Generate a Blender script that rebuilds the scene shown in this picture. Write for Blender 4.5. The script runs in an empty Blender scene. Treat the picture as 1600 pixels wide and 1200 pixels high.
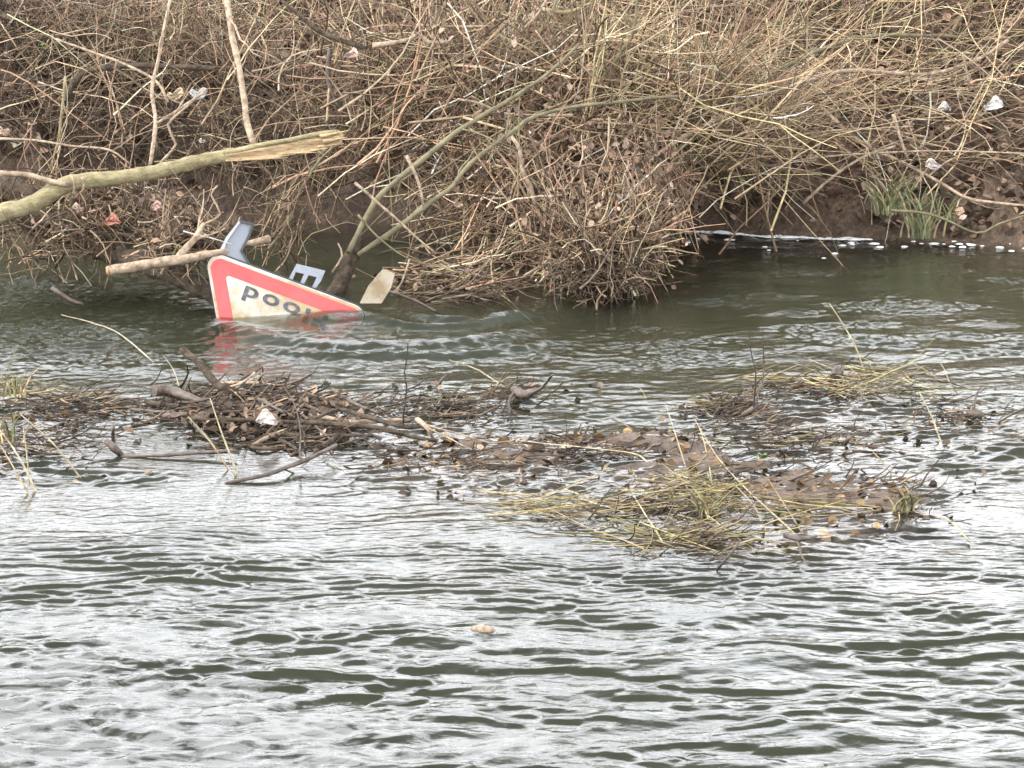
import bpy, math, random
import numpy as np

R = math.radians
sc = bpy.context.scene
COL = sc.collection

# ------------------------------------------------------------ camera
CAM_Z = 2.2
PITCH = R(11.9)
cam_d = bpy.data.cameras.new("camera")
cam = bpy.data.objects.new("camera", cam_d)
COL.objects.link(cam)
cam.location = (0, 0, CAM_Z)
cam.rotation_euler = (R(90) - PITCH, 0, 0)
cam_d.sensor_width = 36
cam_d.lens = 90
cam_d.clip_start = 0.1
cam_d.clip_end = 2000
sc.camera = cam

# ------------------------------------------------------------ sky, sun, exposure
SUN_EL, SUN_AZ = R(52), R(-105)          # azimuth: 0 = +Y (over the far bank), positive to the right
world = bpy.data.worlds.new("World")
sc.world = world
world.use_nodes = True
wn = world.node_tree
wn.nodes.clear()
sky = wn.nodes.new("ShaderNodeTexSky")
sky.sky_type = 'NISHITA'
sky.sun_disc = False
sky.sun_elevation = SUN_EL
sky.sun_rotation = SUN_AZ
sky.air_density = 1.0
sky.dust_density = 3.0
hs = wn.nodes.new("ShaderNodeHueSaturation")
hs.inputs['Saturation'].default_value = 0.16      # overcast: the blue is gone
bg = wn.nodes.new("ShaderNodeBackground")
bg.inputs['Strength'].default_value = 0.15
wo = wn.nodes.new("ShaderNodeOutputWorld")
wn.links.new(sky.outputs[0], hs.inputs['Color'])
# the closed cloud deck over it, slightly uneven
wtc = wn.nodes.new("ShaderNodeTexCoord")
wns = wn.nodes.new("ShaderNodeTexNoise")
wns.inputs['Scale'].default_value = 7.0
wns.inputs['Detail'].default_value = 5
wcr = wn.nodes.new("ShaderNodeValToRGB")
wcr.color_ramp.elements[0].position = .3
wcr.color_ramp.elements[0].color = (.42, .45, .50, 1)
wcr.color_ramp.elements[1].position = .7
wcr.color_ramp.elements[1].color = (1, 1, 1, 1)
wsc = wn.nodes.new("ShaderNodeVectorMath")
wsc.operation = 'SCALE'
wsc.inputs['Scale'].default_value = 12.0
wmx = wn.nodes.new("ShaderNodeMix")
wmx.data_type = 'RGBA'
wmx.inputs[0].default_value = .75
wn.links.new(wtc.outputs['Generated'], wns.inputs['Vector'])
wn.links.new(wns.outputs['Fac'], wcr.inputs['Fac'])
wn.links.new(wcr.outputs['Color'], wsc.inputs[0])
# sky shaped bright low and dim overhead, added for contrast in the ripples
wse = wn.nodes.new("ShaderNodeSeparateXYZ")
wn.links.new(wtc.outputs['Generated'], wse.inputs[0])
wmr = wn.nodes.new("ShaderNodeMapRange")
wmr.interpolation_type = 'SMOOTHSTEP'
wmr.inputs['From Min'].default_value = .43
wmr.inputs['From Max'].default_value = .56
wmr.inputs['To Min'].default_value = 18.0
wmr.inputs['To Max'].default_value = 2.2
wn.links.new(wse.outputs['Z'], wmr.inputs['Value'])
wn.links.new(wmr.outputs[0], wsc.inputs['Scale'])
wn.links.new(hs.outputs[0], wmx.inputs[6])
wn.links.new(wsc.outputs[0], wmx.inputs[7])
wn.links.new(wmx.outputs[2], bg.inputs['Color'])
wn.links.new(bg.outputs[0], wo.inputs['Surface'])
sun_d = bpy.data.lights.new("sun", 'SUN')
sun_d.energy = 1.5
sun_d.angle = R(12)
sun_d.color = (1.0, 0.97, 0.92)
sun = bpy.data.objects.new("sun", sun_d)
COL.objects.link(sun)
sun.rotation_euler = (-(R(90) - SUN_EL), 0, -SUN_AZ)
sun.location = (0, 0, 20)
sc.view_settings.view_transform = 'Standard'
sc.view_settings.look = 'None'
sc.view_settings.gamma = 1.0
sc.view_settings.exposure = 1.75
sc.cycles.use_denoising = True
sc.cycles.max_bounces = 8
sc.cycles.diffuse_bounces = 3
sc.cycles.glossy_bounces = 3
sc.cycles.transparent_max_bounces = 12
sc.cycles.volume_bounces = 1
sc.cycles.caustics_reflective = False
sc.cycles.caustics_refractive = False

rng = np.random.default_rng(7)
random.seed(7)

# ------------------------------------------------------------ measuring helpers
F = 4000.0


def ray(px, py):
    a, b = (px - 800) / F, (600 - py) / F
    return np.array([a, math.cos(PITCH) + b * math.sin(PITCH), -math.sin(PITCH) + b * math.cos(PITCH)])


def at(px, py, Y):
    r = ray(px, py)
    t = Y / r[1]
    return np.array([r[0] * t, Y, CAM_Z + r[2] * t])


def onw(px, py, z=0.0):
    r = ray(px, py)
    t = (z - CAM_Z) / r[2]
    return np.array([r[0] * t, r[1] * t, z])


def sstep(a, b, x):
    t = np.clip((x - a) / (b - a), 0, 1)
    return t * t * (3 - 2 * t)


class Waves:
    """a sum of sines with random headings: smooth repeatable noise over the ground plane"""
    def __init__(self, seed, n, l0, l1, spread=math.pi, axis=0.0):
        g = np.random.default_rng(seed)
        lam = l0 * (l1 / l0) ** g.random(n)
        th = axis + (g.random(n) * 2 - 1) * spread if spread >= math.pi else axis + g.normal(0, spread, n)
        k = 2 * math.pi / lam
        self.kx, self.ky, self.k = k * np.cos(th), k * np.sin(th), k
        self.ph = g.random(n) * 2 * math.pi
        self.n = n

    def slope(self, x, y, wx=0, wy=0):
        """height whose rms slope is 1"""
        h = np.zeros(np.broadcast(x, y).shape)
        for a, b, k, p in zip(self.kx, self.ky, self.k, self.ph):
            h += np.sin(a * (x + wx) + b * (y + wy) + p) / k
        return h * math.sqrt(2.0 / self.n)

    def unit(self, x, y):
        h = np.zeros(np.broadcast(x, y).shape)
        for a, b, p in zip(self.kx, self.ky, self.ph):
            h += np.sin(a * x + b * y + p)
        return h * math.sqrt(2.0 / self.n)


# ------------------------------------------------------------ materials
def mat(name):
    m = bpy.data.materials.new(name)
    m.use_nodes = True
    nt = m.node_tree
    nt.nodes.clear()
    out = nt.nodes.new("ShaderNodeOutputMaterial")
    return m, nt, out


def N(nt, typ, **kw):
    n = nt.nodes.new(typ)
    for k, v in kw.items():
        if k in n.inputs:
            n.inputs[k].default_value = v
        else:
            setattr(n, k, v)
    return n


DIRT = (.17, .115, .06)


def noisy(name, c0, c1, scale=20, rough=0.8, bump=0.3, bscale=60, stretch=(1, 1, 1), spec=0.3,
          attr=False, dist=0.01, pos=(0.35, 0.65), dirt=0):
    """two colours mixed by noise, with relief; attr multiplies in each twig's own tint"""
    m, nt, out = mat(name)
    L = nt.links
    tc = N(nt, "ShaderNodeTexCoord")
    mp = N(nt, "ShaderNodeMapping")
    mp.inputs['Scale'].default_value = stretch
    L.new(tc.outputs['Object'], mp.inputs['Vector'])
    no = N(nt, "ShaderNodeTexNoise", Scale=scale, Detail=8, Roughness=0.65)
    L.new(mp.outputs[0], no.inputs['Vector'])
    cr = N(nt, "ShaderNodeValToRGB")
    cr.color_ramp.elements[0].position, cr.color_ramp.elements[1].position = pos
    cr.color_ramp.elements[0].color = (*c0, 1)
    cr.color_ramp.elements[1].color = (*c1, 1)
    L.new(no.outputs['Fac'], cr.inputs['Fac'])
    col = cr.outputs['Color']
    if attr:
        va = N(nt, "ShaderNodeVertexColor", layer_name="tint")
        mx = N(nt, "ShaderNodeMix", data_type='RGBA', blend_type='MULTIPLY')
        mx.inputs[0].default_value = 1
        L.new(col, mx.inputs[6])
        L.new(va.outputs['Color'], mx.inputs[7])
        col = mx.outputs[2]
    if dirt:
        nd = N(nt, "ShaderNodeTexNoise", Scale=9, Detail=12, Roughness=.78)
        L.new(tc.outputs['Object'], nd.inputs['Vector'])
        dr = N(nt, "ShaderNodeMapRange")
        dr.inputs['From Min'].default_value = .50
        dr.inputs['From Max'].default_value = .68
        dr.inputs['To Max'].default_value = dirt
        L.new(nd.outputs['Fac'], dr.inputs['Value'])
        dm = N(nt, "ShaderNodeMix", data_type='RGBA')
        L.new(dr.outputs[0], dm.inputs[0])
        L.new(col, dm.inputs[6])
        dm.inputs[7].default_value = (*DIRT, 1)
        col = dm.outputs[2]
    bs = N(nt, "ShaderNodeBsdfPrincipled", Roughness=rough)
    bs.inputs['Specular IOR Level'].default_value = spec
    L.new(col, bs.inputs['Base Color'])
    if bump:
        n2 = N(nt, "ShaderNodeTexNoise", Scale=bscale, Detail=6, Roughness=0.7)
        L.new(mp.outputs[0], n2.inputs['Vector'])
        bp = N(nt, "ShaderNodeBump", Strength=bump, Distance=dist)
        L.new(n2.outputs['Fac'], bp.inputs['Height'])
        L.new(bp.outputs[0], bs.inputs['Normal'])
    L.new(bs.outputs[0], out.inputs['Surface'])
    return m


M = {}
M['twig'] = noisy('twig_bark', (.55, .50, .46), (1, 1, 1), 30, .75, 0.2, 120, attr=True)
M['leaf'] = noisy('dead_leaf', (.6, .55, .5), (1, 1, 1), 40, .6, 0.3, 90, attr=True)
M['straw'] = noisy('straw', (.35, .30, .22), (1, 1, 1), 24, .5, 0.1, 90, attr=True, spec=.5)
M['greenbark'] = noisy('olive_bark', (.17, .14, .07), (.38, .33, .19), 14, .65, 0.7, 50, (1, 2, 2), spec=.3, dirt=.5, dist=.02)
M['palebark'] = noisy('pale_bark', (.16, .11, .075), (.46, .36, .26), 28, .7, 0.6, 70, dirt=.4)
M['brownbark'] = noisy('brown_bark', (.035, .025, .018), (.15, .11, .075), 26, .75, 1.0, 45, (1, 1, 1), dist=.03)
M['wetbark'] = noisy('wet_dark_bark', (.03, .022, .018), (.13, .09, .065), 30, .45, 0.6, 80, spec=.6)
M['tornwood'] = noisy('torn_wood', (.36, .23, .11), (.68, .52, .32), 16, .7, 0.8, 30, (1, 12, 12), dist=.02)
M['cutwood'] = noisy('cut_wood', (.35, .17, .08), (.55, .33, .18), 40, .7, 0.4, 60)
M['sapbark'] = noisy('sapling_bark', (.09, .08, .045), (.20, .17, .10), 14, .65, 0.4, 80)
M['darkmud'] = None


# ------------------------------------------------------------ mesh helpers
def raw_mesh(name, verts, faces_flat, nside, cols=None, smooth=False, m=None):
    """verts (n,3); faces_flat (k,nside); cols per vertex"""
    me = bpy.data.meshes.new(name)
    verts = np.ascontiguousarray(verts, dtype=np.float32)
    faces_flat = np.ascontiguousarray(faces_flat, dtype=np.int32)
    k = len(faces_flat)
    me.vertices.add(len(verts))
    me.vertices.foreach_set("co", verts.ravel())
    me.loops.add(k * nside)
    me.loops.foreach_set("vertex_index", faces_flat.ravel())
    me.polygons.add(k)
    me.polygons.foreach_set("loop_start", np.arange(k, dtype=np.int32) * nside)
    if smooth:
        me.polygons.foreach_set("use_smooth", np.ones(k, dtype=bool))
    me.update(calc_edges=True)
    if cols is not None:
        ca = me.color_attributes.new("tint", 'FLOAT_COLOR', 'POINT')
        c4 = np.ones((len(verts), 4), dtype=np.float32)
        c4[:, :3] = cols
        ca.data.foreach_set("color", c4.ravel())
    if m:
        me.materials.append(m)
    me.validate()
    return me


def link(name, me, parent=None, label=None, cat=None, group=None, kind=None):
    o = bpy.data.objects.new(name, me)
    COL.objects.link(o)
    if parent is not None:
        o.parent = parent
    if label:
        o['label'] = label
    if cat:
        o['category'] = cat
    if group:
        o['group'] = group
    if kind:
        o['kind'] = kind
    return o


def rebase(o):
    """move a world-space thing's origin to its lowest point"""
    me = o.data
    co = np.empty(len(me.vertices) * 3, dtype=np.float32)
    me.vertices.foreach_get("co", co)
    co = co.reshape(-1, 3)
    b = co[co[:, 2].argmin()].copy()
    me.vertices.foreach_set("co", (co - b).ravel())
    o.location = b
    return b


def tube_arrays(P, Rd, sides=3, caps=True):
    """P (N,n,3) polylines, Rd (N,n) radii -> verts, quads"""
    Nn, n, _ = P.shape
    T = np.gradient(P, axis=1)
    T /= np.linalg.norm(T, axis=2, keepdims=True) + 1e-9
    ref = np.eye(3)[np.abs(T).max(axis=1).argmin(axis=1)][:, None, :]
    ref = np.broadcast_to(ref, T.shape)
    A = np.cross(T, ref)
    A /= np.linalg.norm(A, axis=2, keepdims=True) + 1e-9
    B = np.cross(T, A)
    th = np.arange(sides) * 2 * math.pi / sides
    V = (P[:, :, None, :] + Rd[:, :, None, None] *
         (A[:, :, None, :] * np.cos(th)[None, None, :, None] + B[:, :, None, :] * np.sin(th)[None, None, :, None]))
    V = V.reshape(-1, 3)
    i = np.arange(Nn)[:, None, None] * n * sides
    j = np.arange(n - 1)[None, :, None] * sides
    s = np.arange(sides)[None, None, :]
    s2 = (s + 1) % sides
    q = np.stack([i + j + s, i + j + s2, i + j + sides + s2, i + j + sides + s], axis=-1).reshape(-1, 4)
    return V, q


def walk(P0, D, Ln, n, wig, droop=0.0, g=rng, curl=0.0):
    """vectorised random-walk twigs: start points, headings, lengths -> (N,n,3)"""
    Nn = len(P0)
    D = D / (np.linalg.norm(D, axis=1, keepdims=True) + 1e-9)
    P = np.zeros((Nn, n, 3))
    P[:, 0] = P0
    st = (Ln / (n - 1))[:, None]
    bend = g.normal(0, 1, (Nn, 3)) * curl
    for k in range(1, n):
        D = D + g.normal(0, wig, (Nn, 3)) + bend
        D[:, 2] -= droop
        D /= np.linalg.norm(D, axis=1, keepdims=True)
        P[:, k] = P[:, k - 1] + D * st
    return P


TAN = np.array([[.50, .38, .25], [.36, .25, .165], [.24, .165, .11], [.62, .50, .36], [.15, .10, .07],
                [.33, .28, .16], [.40, .25, .17], [.10, .07, .05], [.54, .41, .27]])


def tint(n, pal=TAN, lo=.5, hi=1.15, g=rng, bright=1.0):
    c = pal[g.integers(0, len(pal), n)] * (lo + (hi - lo) * g.random((n, 1)) ** 1.2)
    c = np.minimum(c * .95 * np.exp(g.normal(0, .32, (n, 1))), .62)
    return c * bright


class Batch:
    def __init__(self):
        self.V, self.Q, self.C, self.n = [], [], [], 0

    def add(self, P, Rd, col, sides=3):
        V, q = tube_arrays(P, Rd, sides)
        self.V.append(V)
        self.Q.append(q + self.n)
        self.C.append(np.repeat(col, P.shape[1] * sides, axis=0))
        self.n += len(V)

    def twigs(self, P0, D, Ln, r, n=7, wig=.16, droop=0., pal=TAN, curl=.03, bright=1., kids=0, g=rng):
        P = walk(P0, D, Ln, n, wig, droop, g, curl)
        r = r * 1.25
        tp = np.linspace(1, .35, n)[None, :]
        c = tint(len(P0), pal, g=g, bright=bright)
        self.add(P, r[:, None] * tp, c)
        for _ in range(kids):
            k = g.integers(1, n - 1, len(P0))
            s = P[np.arange(len(P0)), k]
            d = P[np.arange(len(P0)), k + 1] - P[np.arange(len(P0)), k]
            d = d / np.linalg.norm(d, axis=1, keepdims=True) + g.normal(0, .55, d.shape)
            Pk = walk(s, d, Ln * (.2 + .3 * g.random(len(P0))), 5, wig * 1.2, droop, g, curl)
            self.add(Pk, r[:, None] * .55 * np.linspace(1, .4, 5)[None, :], c)
        return P

    def leaves(self, P, size, pal, g=rng, flat=.5, up=None):
        """folded dead leaves: 6 points each, two bent halves"""
        n = len(P)
        ax = g.normal(0, 1, (n, 3))
        ax[:, 2] *= flat
        ax /= np.linalg.norm(ax, axis=1, keepdims=True)
        nr = g.normal(0, 1, (n, 3))
        nr[:, 2] += 1.0
        sd = np.cross(ax, nr)
        sd /= np.linalg.norm(sd, axis=1, keepdims=True)
        nn = np.cross(sd, ax)
        L = (size * (.5 + g.random(n)))[:, None]
        w = L * (.22 + .25 * g.random((n, 1)))
        cu = L * (g.random((n, 1)) - .3) * .6
        f = w * g.random((n, 1)) * .9
        v = np.stack([P - ax * L * .5, P - ax * L * .1 + sd * w + nn * f, P + ax * L * .25 + sd * w * .8 + nn * (f + cu * .4),
                      P + ax * L * .55 + nn * cu, P + ax * L * .25 - sd * w * .8 + nn * (f + cu * .4),
                      P - ax * L * .1 - sd * w + nn * f, P + ax * L * .05 + nn * cu * .1], axis=1)
        i = (np.arange(n) * 7)[:, None]
        q = np.concatenate([i + np.array([[0, 1, 2, 6]]), i + np.array([[6, 2, 3, 3]])[:, :4] * 0 + i * 0 + i * 0 + np.array([[6, 2, 3, 4]]) - 0,
                            i + np.array([[0, 6, 4, 5]])], axis=0)
        q[n:2 * n] = i + np.array([[6, 2, 3, 4]])
        self.V.append(v.reshape(-1, 3))
        self.Q.append(q + self.n)
        self.C.append(np.repeat(tint(n, pal, .6, 1.2, g), 7, axis=0))
        self.n += n * 7

    def build(self, name, m, **kw):
        me = raw_mesh(name, np.concatenate(self.V), np.concatenate(self.Q), 4, np.concatenate(self.C), False, m)
        return link(name, me, **kw)


def smooth_poly(pts, rad, step):
    """Catmull-Rom through the measured points"""
    pts = np.array(pts, float)
    rad = np.array(rad, float)
    if len(pts) == 2:
        pts = np.array([pts[0], (pts[0] + pts[1]) / 2, pts[1]])
        rad = np.array([rad[0], (rad[0] + rad[-1]) / 2, rad[-1]])
    ext = np.vstack([2 * pts[0] - pts[1], pts, 2 * pts[-1] - pts[-2]])
    er = np.concatenate([[rad[0]], rad, [rad[-1]]])
    o, r = [], []
    for i in range(1, len(ext) - 2):
        seg = np.linalg.norm(ext[i + 1] - ext[i])
        k = max(2, int(seg / step))
        for t in np.arange(k) / k:
            a, b, c, d = ext[i - 1], ext[i], ext[i + 1], ext[i + 2]
            o.append(.5 * ((2 * b) + (-a + c) * t + (2 * a - 5 * b + 4 * c - d) * t ** 2 + (-a + 3 * b - 3 * c + d) * t ** 3))
            r.append(er[i] * (1 - t) + er[i + 1] * t)
    o.append(pts[-1])
    r.append(rad[-1])
    return np.array(o), np.array(r)


def limb_mesh(name, pts, rad, m, sides=8, step=.03, knob=.10, wob=.12, cap=True, seed=0, col=None, shoots=0):
    """one round limb with uneven girth, crooked run, knots and closed ends"""
    g = np.random.default_rng(seed + 11)
    P, r = smooth_poly(pts, rad, step)
    n = len(P)
    jit = g.normal(0, 1, (n, 3))
    for _ in range(2):
        jit[1:-1] = (jit[:-2] + jit[1:-1] * 2 + jit[2:]) / 4
    P = P + jit * r[:, None] * wob * 2
    kn = g.normal(0, 1, n)
    kn[1:-1] = (kn[:-2] + kn[1:-1] + kn[2:]) / 3
    r = r * (1 + knob * kn)
    V, q = tube_arrays(P[None], r[None], sides)
    V = V + g.normal(0, 1, V.shape) * np.repeat(r, sides)[:, None] * .05
    faces = [tuple(f) for f in q]
    V = list(map(tuple, V))
    if cap:
        faces.append(tuple(range(sides))[::-1])
        faces.append(tuple(range((n - 1) * sides, n * sides)))
    for s in range(shoots):
        k = g.integers(n // 5, n - 2)
        t = P[min(k + 1, n - 1)] - P[k - 1]
        t /= np.linalg.norm(t)
        d = t * .7 + g.normal(0, .5, 3)
        d[2] += .2
        Ls = .10 + .35 * g.random()
        Pk = walk(P[k][None], d[None], np.array([Ls]), 7, .14, 0, g, .04)
        rk = r[k] * .45 * np.linspace(1, .35, 7)[None]
        v2, q2 = tube_arrays(Pk, rk, 5)
        b = len(V)
        V += list(map(tuple, v2))
        faces += [tuple(int(a) + b for a in f) for f in q2]
    me = bpy.data.meshes.new(name)
    me.from_pydata([tuple(float(a) for a in v) for v in V], [], [tuple(int(a) for a in f) for f in faces])
    for p in me.polygons:
        p.use_smooth = len(p.vertices) == 4
    if col is not None:
        ca = me.color_attributes.new("tint", 'FLOAT_COLOR', 'POINT')
        ca.data.foreach_set("color", np.tile(np.array([*col, 1], dtype=np.float32), len(V)))
    me.materials.append(m)
    return me


SEED = [100]


def limb(name, pix, w, m, label, cat, group=None, Y=None, parent=None, **kw):
    """pix: (px, py[, Y]); w: full width in photo pixels at each point (or one number)"""
    SEED[0] += 1
    pts, rad = [], []
    n = len(pix)
    if not hasattr(w, '__len__'):
        w = [w * (1 - .35 * i / max(1, n - 1)) for i in range(n)]
    elif len(w) != n:
        w = list(np.interp(np.linspace(0, 1, n), np.linspace(0, 1, len(w)), w))
    for i, p in enumerate(pix):
        if len(p) > 2:
            y = p[2]
        elif hasattr(Y, '__len__'):
            y = Y[0] + (Y[1] - Y[0]) * i / (n - 1)
        else:
            y = Y
        pts.append(at(p[0], p[1], y))
        rad.append(w[i] / 2 * y / F)
    me = limb_mesh(name, pts, rad, m, seed=SEED[0], **kw)
    o = link(name, me, parent, label, cat, group)
    if parent is None:
        rebase(o)
    return o


# ============================================================ THE GROUND
tn1 = Waves(1, 14, .8, 3.0)
tn2 = Waves(2, 24, .12, .6)
tn3 = Waves(3, 30, .035, .12)
bn = Waves(4, 18, .5, 2.2)
bn.ky *= 2.0


def yb(x):
    return np.interp(x, [-30, -6, -3, -1.75, -.9, 0, .92, 1.6, 2.8, 6, 30],
                     [14.6, 14.6, 14.55, 15.0, 15.1, 15.0, 14.76, 14.5, 14.1, 13.6, 13.4])


def barmask(x, y):
    e = .35 * bn.unit(x * .6 + 3, y * .6)
    far = np.interp(x, [-4, -2.2, -1, .5, 2, 3], [10.35, 10.35, 10.5, 10.55, 10.7, 10.6])
    near = np.interp(x, [-4, -2.2, -1, .0, 2, 3], [8.6, 8.75, 8.6, 8.1, 8.0, 8.3])
    return sstep(0, .7, y - near + e) * (1 - sstep(-.5, .25, y - far + e * .6))


def ground(x, y):
    x, y = np.asarray(x, float), np.asarray(y, float)
    d = y - yb(x) + .03 * tn1.unit(x * 2, y * 2)
    bar = barmask(x, y)
    bed = -.55 + .20 * (1 - sstep(4.5, 7.5, y)) + .05 * tn1.unit(x, y)
    bed = bed + bar * (.51 - bed * 0 - .0) * 1.0
    bed = bed + bar * (.022 * bn.unit(x, y) - .002) + .010 * tn2.unit(x, y)
    bed = np.where(bed > -.022, -.022 + .015 * np.tanh((bed + .022) / .015), bed)
    for px_, py_, rx_, ry_ in ((1330, 768, .42, .16), (1010, 705, .40, .22), (870, 690, .30, .16), (1220, 735, .30, .14), (480, 722, .34, .12), (1560, 690, .3, .2)):
        q_ = onw(px_, py_)
        bed = bed + .030 * np.exp(-((x - q_[0]) / rx_) ** 2 - ((y - q_[1]) / ry_) ** 2) * (1 + .45 * tn2.unit(x, y) * .6) + 0
    bed = np.where((bed > .0) & (bar > .2), .007 * np.tanh(bed / .007) + .004 * tn3.unit(x, y), bed)
    hc = np.interp(x, [-6, -2.2, -1.2, .3, 1.0, 3, 6], [.50, .52, .42, .34, .26, .24, .24])
    foot = -.55 + .52 * sstep(-1.0, 0, d)
    cut = hc * sstep(0, .30, d)
    up = hc + np.maximum(d - .30, 0) * .52
    top = 1.28 + .02 * np.clip(d - 2.5, 0, 3) + 2.4 * sstep(4.5, 24, d)     # a slope further back
    bank = np.where(d < .30, cut, np.minimum(up, top))
    z = np.where(d < 0, np.maximum(bed, foot), bank)
    rough = sstep(.0, .3, d)
    z = z + rough * (.035 * tn2.unit(x, y) + .05 * tn1.unit(x, y)) + .006 * tn3.unit(x, y) * sstep(-.4, .1, d)
    # the near bank, where the photographer stands
    nb = sstep(3.2, .8, y) if False else 1 - sstep(.6, 3.4, y)
    z = z * (1 - nb) + .62 * nb
    return z


xs = np.concatenate([-np.geomspace(5, 400, 26)[::-1], np.linspace(-4.6, 4.6, 460), np.geomspace(5, 400, 26)])
ys = np.concatenate([-np.geomspace(1, 300, 16)[::-1], np.linspace(0, 6.9, 70), np.linspace(7, 13.8, 260),
                     np.linspace(13.84, 17.2, 150), np.geomspace(17.4, 900, 40)])
X, Y = np.meshgrid(xs, ys)
Z = ground(X, Y)
V = np.stack([X, Y, Z], -1).reshape(-1, 3)
nx, ny = len(xs), len(ys)
ii = (np.arange(ny - 1)[:, None] * nx + np.arange(nx - 1)[None, :]).reshape(-1)
Q = np.stack([ii, ii + 1, ii + 1 + nx, ii + nx], -1)

m, nt, out = mat('river_mud')
L = nt.links
tc = N(nt, "ShaderNodeTexCoord")
n1 = N(nt, "ShaderNodeTexNoise", Scale=3.5, Detail=10, Roughness=.7)
n2 = N(nt, "ShaderNodeTexNoise", Scale=28, Detail=8, Roughness=.7)
L.new(tc.outputs['Object'], n1.inputs['Vector'])
L.new(tc.outputs['Object'], n2.inputs['Vector'])
cr = N(nt, "ShaderNodeValToRGB")
els = cr.color_ramp.elements
els[0].position, els[0].color = .33, (.028, .019, .013, 1)
els[1].position, els[1].color = .68, (.23, .155, .10, 1)
e = els.new(.5)
e.color = (.09, .060, .040, 1)
mxf = N(nt, "ShaderNodeMath", operation='ADD')
mx2 = N(nt, "ShaderNodeMath", operation='MULTIPLY')
mx2.inputs[1].default_value = .5
L.new(n1.outputs['Fac'], mxf.inputs[0])
L.new(n2.outputs['Fac'], mxf.inputs[1])
L.new(mxf.outputs[0], mx2.inputs[0])
L.new(mx2.outputs[0], cr.inputs['Fac'])
bs = N(nt, "ShaderNodeBsdfPrincipled", Roughness=.55)
bs.inputs['Specular IOR Level'].default_value = .4
L.new(cr.outputs['Color'], bs.inputs['Base Color'])
bp = N(nt, "ShaderNodeBump", Strength=.9, Distance=.03)
L.new(n2.outputs['Fac'], bp.inputs['Height'])
L.new(bp.outputs[0], bs.inputs['Normal'])
L.new(bs.outputs[0], out.inputs['Surface'])
M['mud'] = m
link('ground', raw_mesh('ground', V, Q, 4, None, True, m), kind='structure')

# ============================================================ THE WATER
t = np.linspace(-1, 1, 700)
tx = np.concatenate([-np.geomspace(1.02, 60, 24)[::-1], t, np.geomspace(1.02, 60, 24)])
yr = [1.2]
while yr[-1] < 15.8:
    yv = yr[-1]
    yr.append(yv + (.10 if yv < 4.6 else .0070 * (yv / 6.0) ** 1.05))
yr = np.array(yr)
XW = tx[None, :] * (yr[:, None] * .222 + .12)
YW = np.repeat(yr[:, None], len(tx), axis=1)
inner = (np.abs(tx) <= 1.01)[None, :]

wa = Waves(21, 56, .040, .10, .34, math.pi / 2)
wb = Waves(22, 50, .045, .12, .85, math.pi / 2)
we = Waves(27, 60, .06, .22, .40, math.pi / 2)
wc = Waves(23, 40, .16, .6, .55, math.pi / 2 + .15)
wd = Waves(24, 14, .5, 1.8, .8, math.pi / 2)
mod = Waves(25, 12, .5, 2.0)
mod.ky *= 1.8
warp = Waves(26, 12, .4, 1.5)


def sheet(name_w, amp):
    return amp


x, y = XW, YW
wx = .02 * warp.unit(x, y)
wy = .015 * warp.unit(y, x)
md = mod.unit(x, y)
near = 1 - sstep(7.2, 8.8, y)
vnear = 1 - sstep(6.6, 7.6, y)
bar = barmask(x, y)
chan = sstep(10.2, 11.2, y)
right = sstep(.1, .9, x)
left = 1 - sstep(-2.4, -1.7, x)
wake = np.exp(-((x + .45) / 1.1) ** 2 - ((y - 11.1) / .55) ** 2)
lchan = 1 - sstep(-1.9, -1.0, x)
a_a = near * (.13 + .05 * md) * (1 - .75 * vnear)
a_e = .135 * vnear + .03 * near
a_b = .05 * near * (1 - .6 * vnear) + .0 * bar + chan * (.022 + .085 * sstep(.2, 1.2, md) * (.3 + right) + .10 * lchan + .09 * wake)
a_c = .045 * near + .04 * bar + chan * .030


def steps(w, k, sharp, amp):
    """waves with broad flat crests and short steep faces; amp = how steep the faces get"""
    return np.tanh(sharp * w.slope(x, y, wx, wy) * k) / (k * sharp) * amp * sharp


h = (steps(wa, 70.0, 1.5, 1) * .22 * near * np.clip(1 + .5 * md, .2, 2) * (1 - .85 * vnear)
     + steps(we, 46.0, 1.6, 1) * (.155 + .07 * sstep(6.4, 7.5, y)) * vnear * np.clip(1 + .5 * md, .25, 2) + we.slope(x, y, wx, wy) * .02 * near
     + wb.slope(x, y, wx, wy) * (.03 * near + .07 * vnear * (1 - sstep(-1.2, .4, x + .3 * md))))
glit = chan * (sstep(.1, .9, md + .5 * np.exp(-((x - 1.3) / 1.0) ** 2 - ((y - 11.9) / .45) ** 2) + .5 * right * (1 - sstep(11.0, 11.8, y)))
               * (.25 + .75 * right) * .20 + .17 * lchan * (1 - sstep(12.8, 13.6, y)) + .10 * wake)
h += steps(wb, 75.0, 1.2, 1) * glit
wf = Waves(28, 56, .045, .14, .48, math.pi / 2 + .1)
h += wf.slope(x, y, wx, wy) * .19 * bar * (1 + .4 * md)
h = h + wb.slope(x, y, wx, wy) * a_b * (1 - near) + wc.slope(x, y, wx, wy) * a_c + wd.slope(x, y) * .012
# crests sharper than troughs
h = h + 0.0


foam_add = np.zeros(x.shape)


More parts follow.
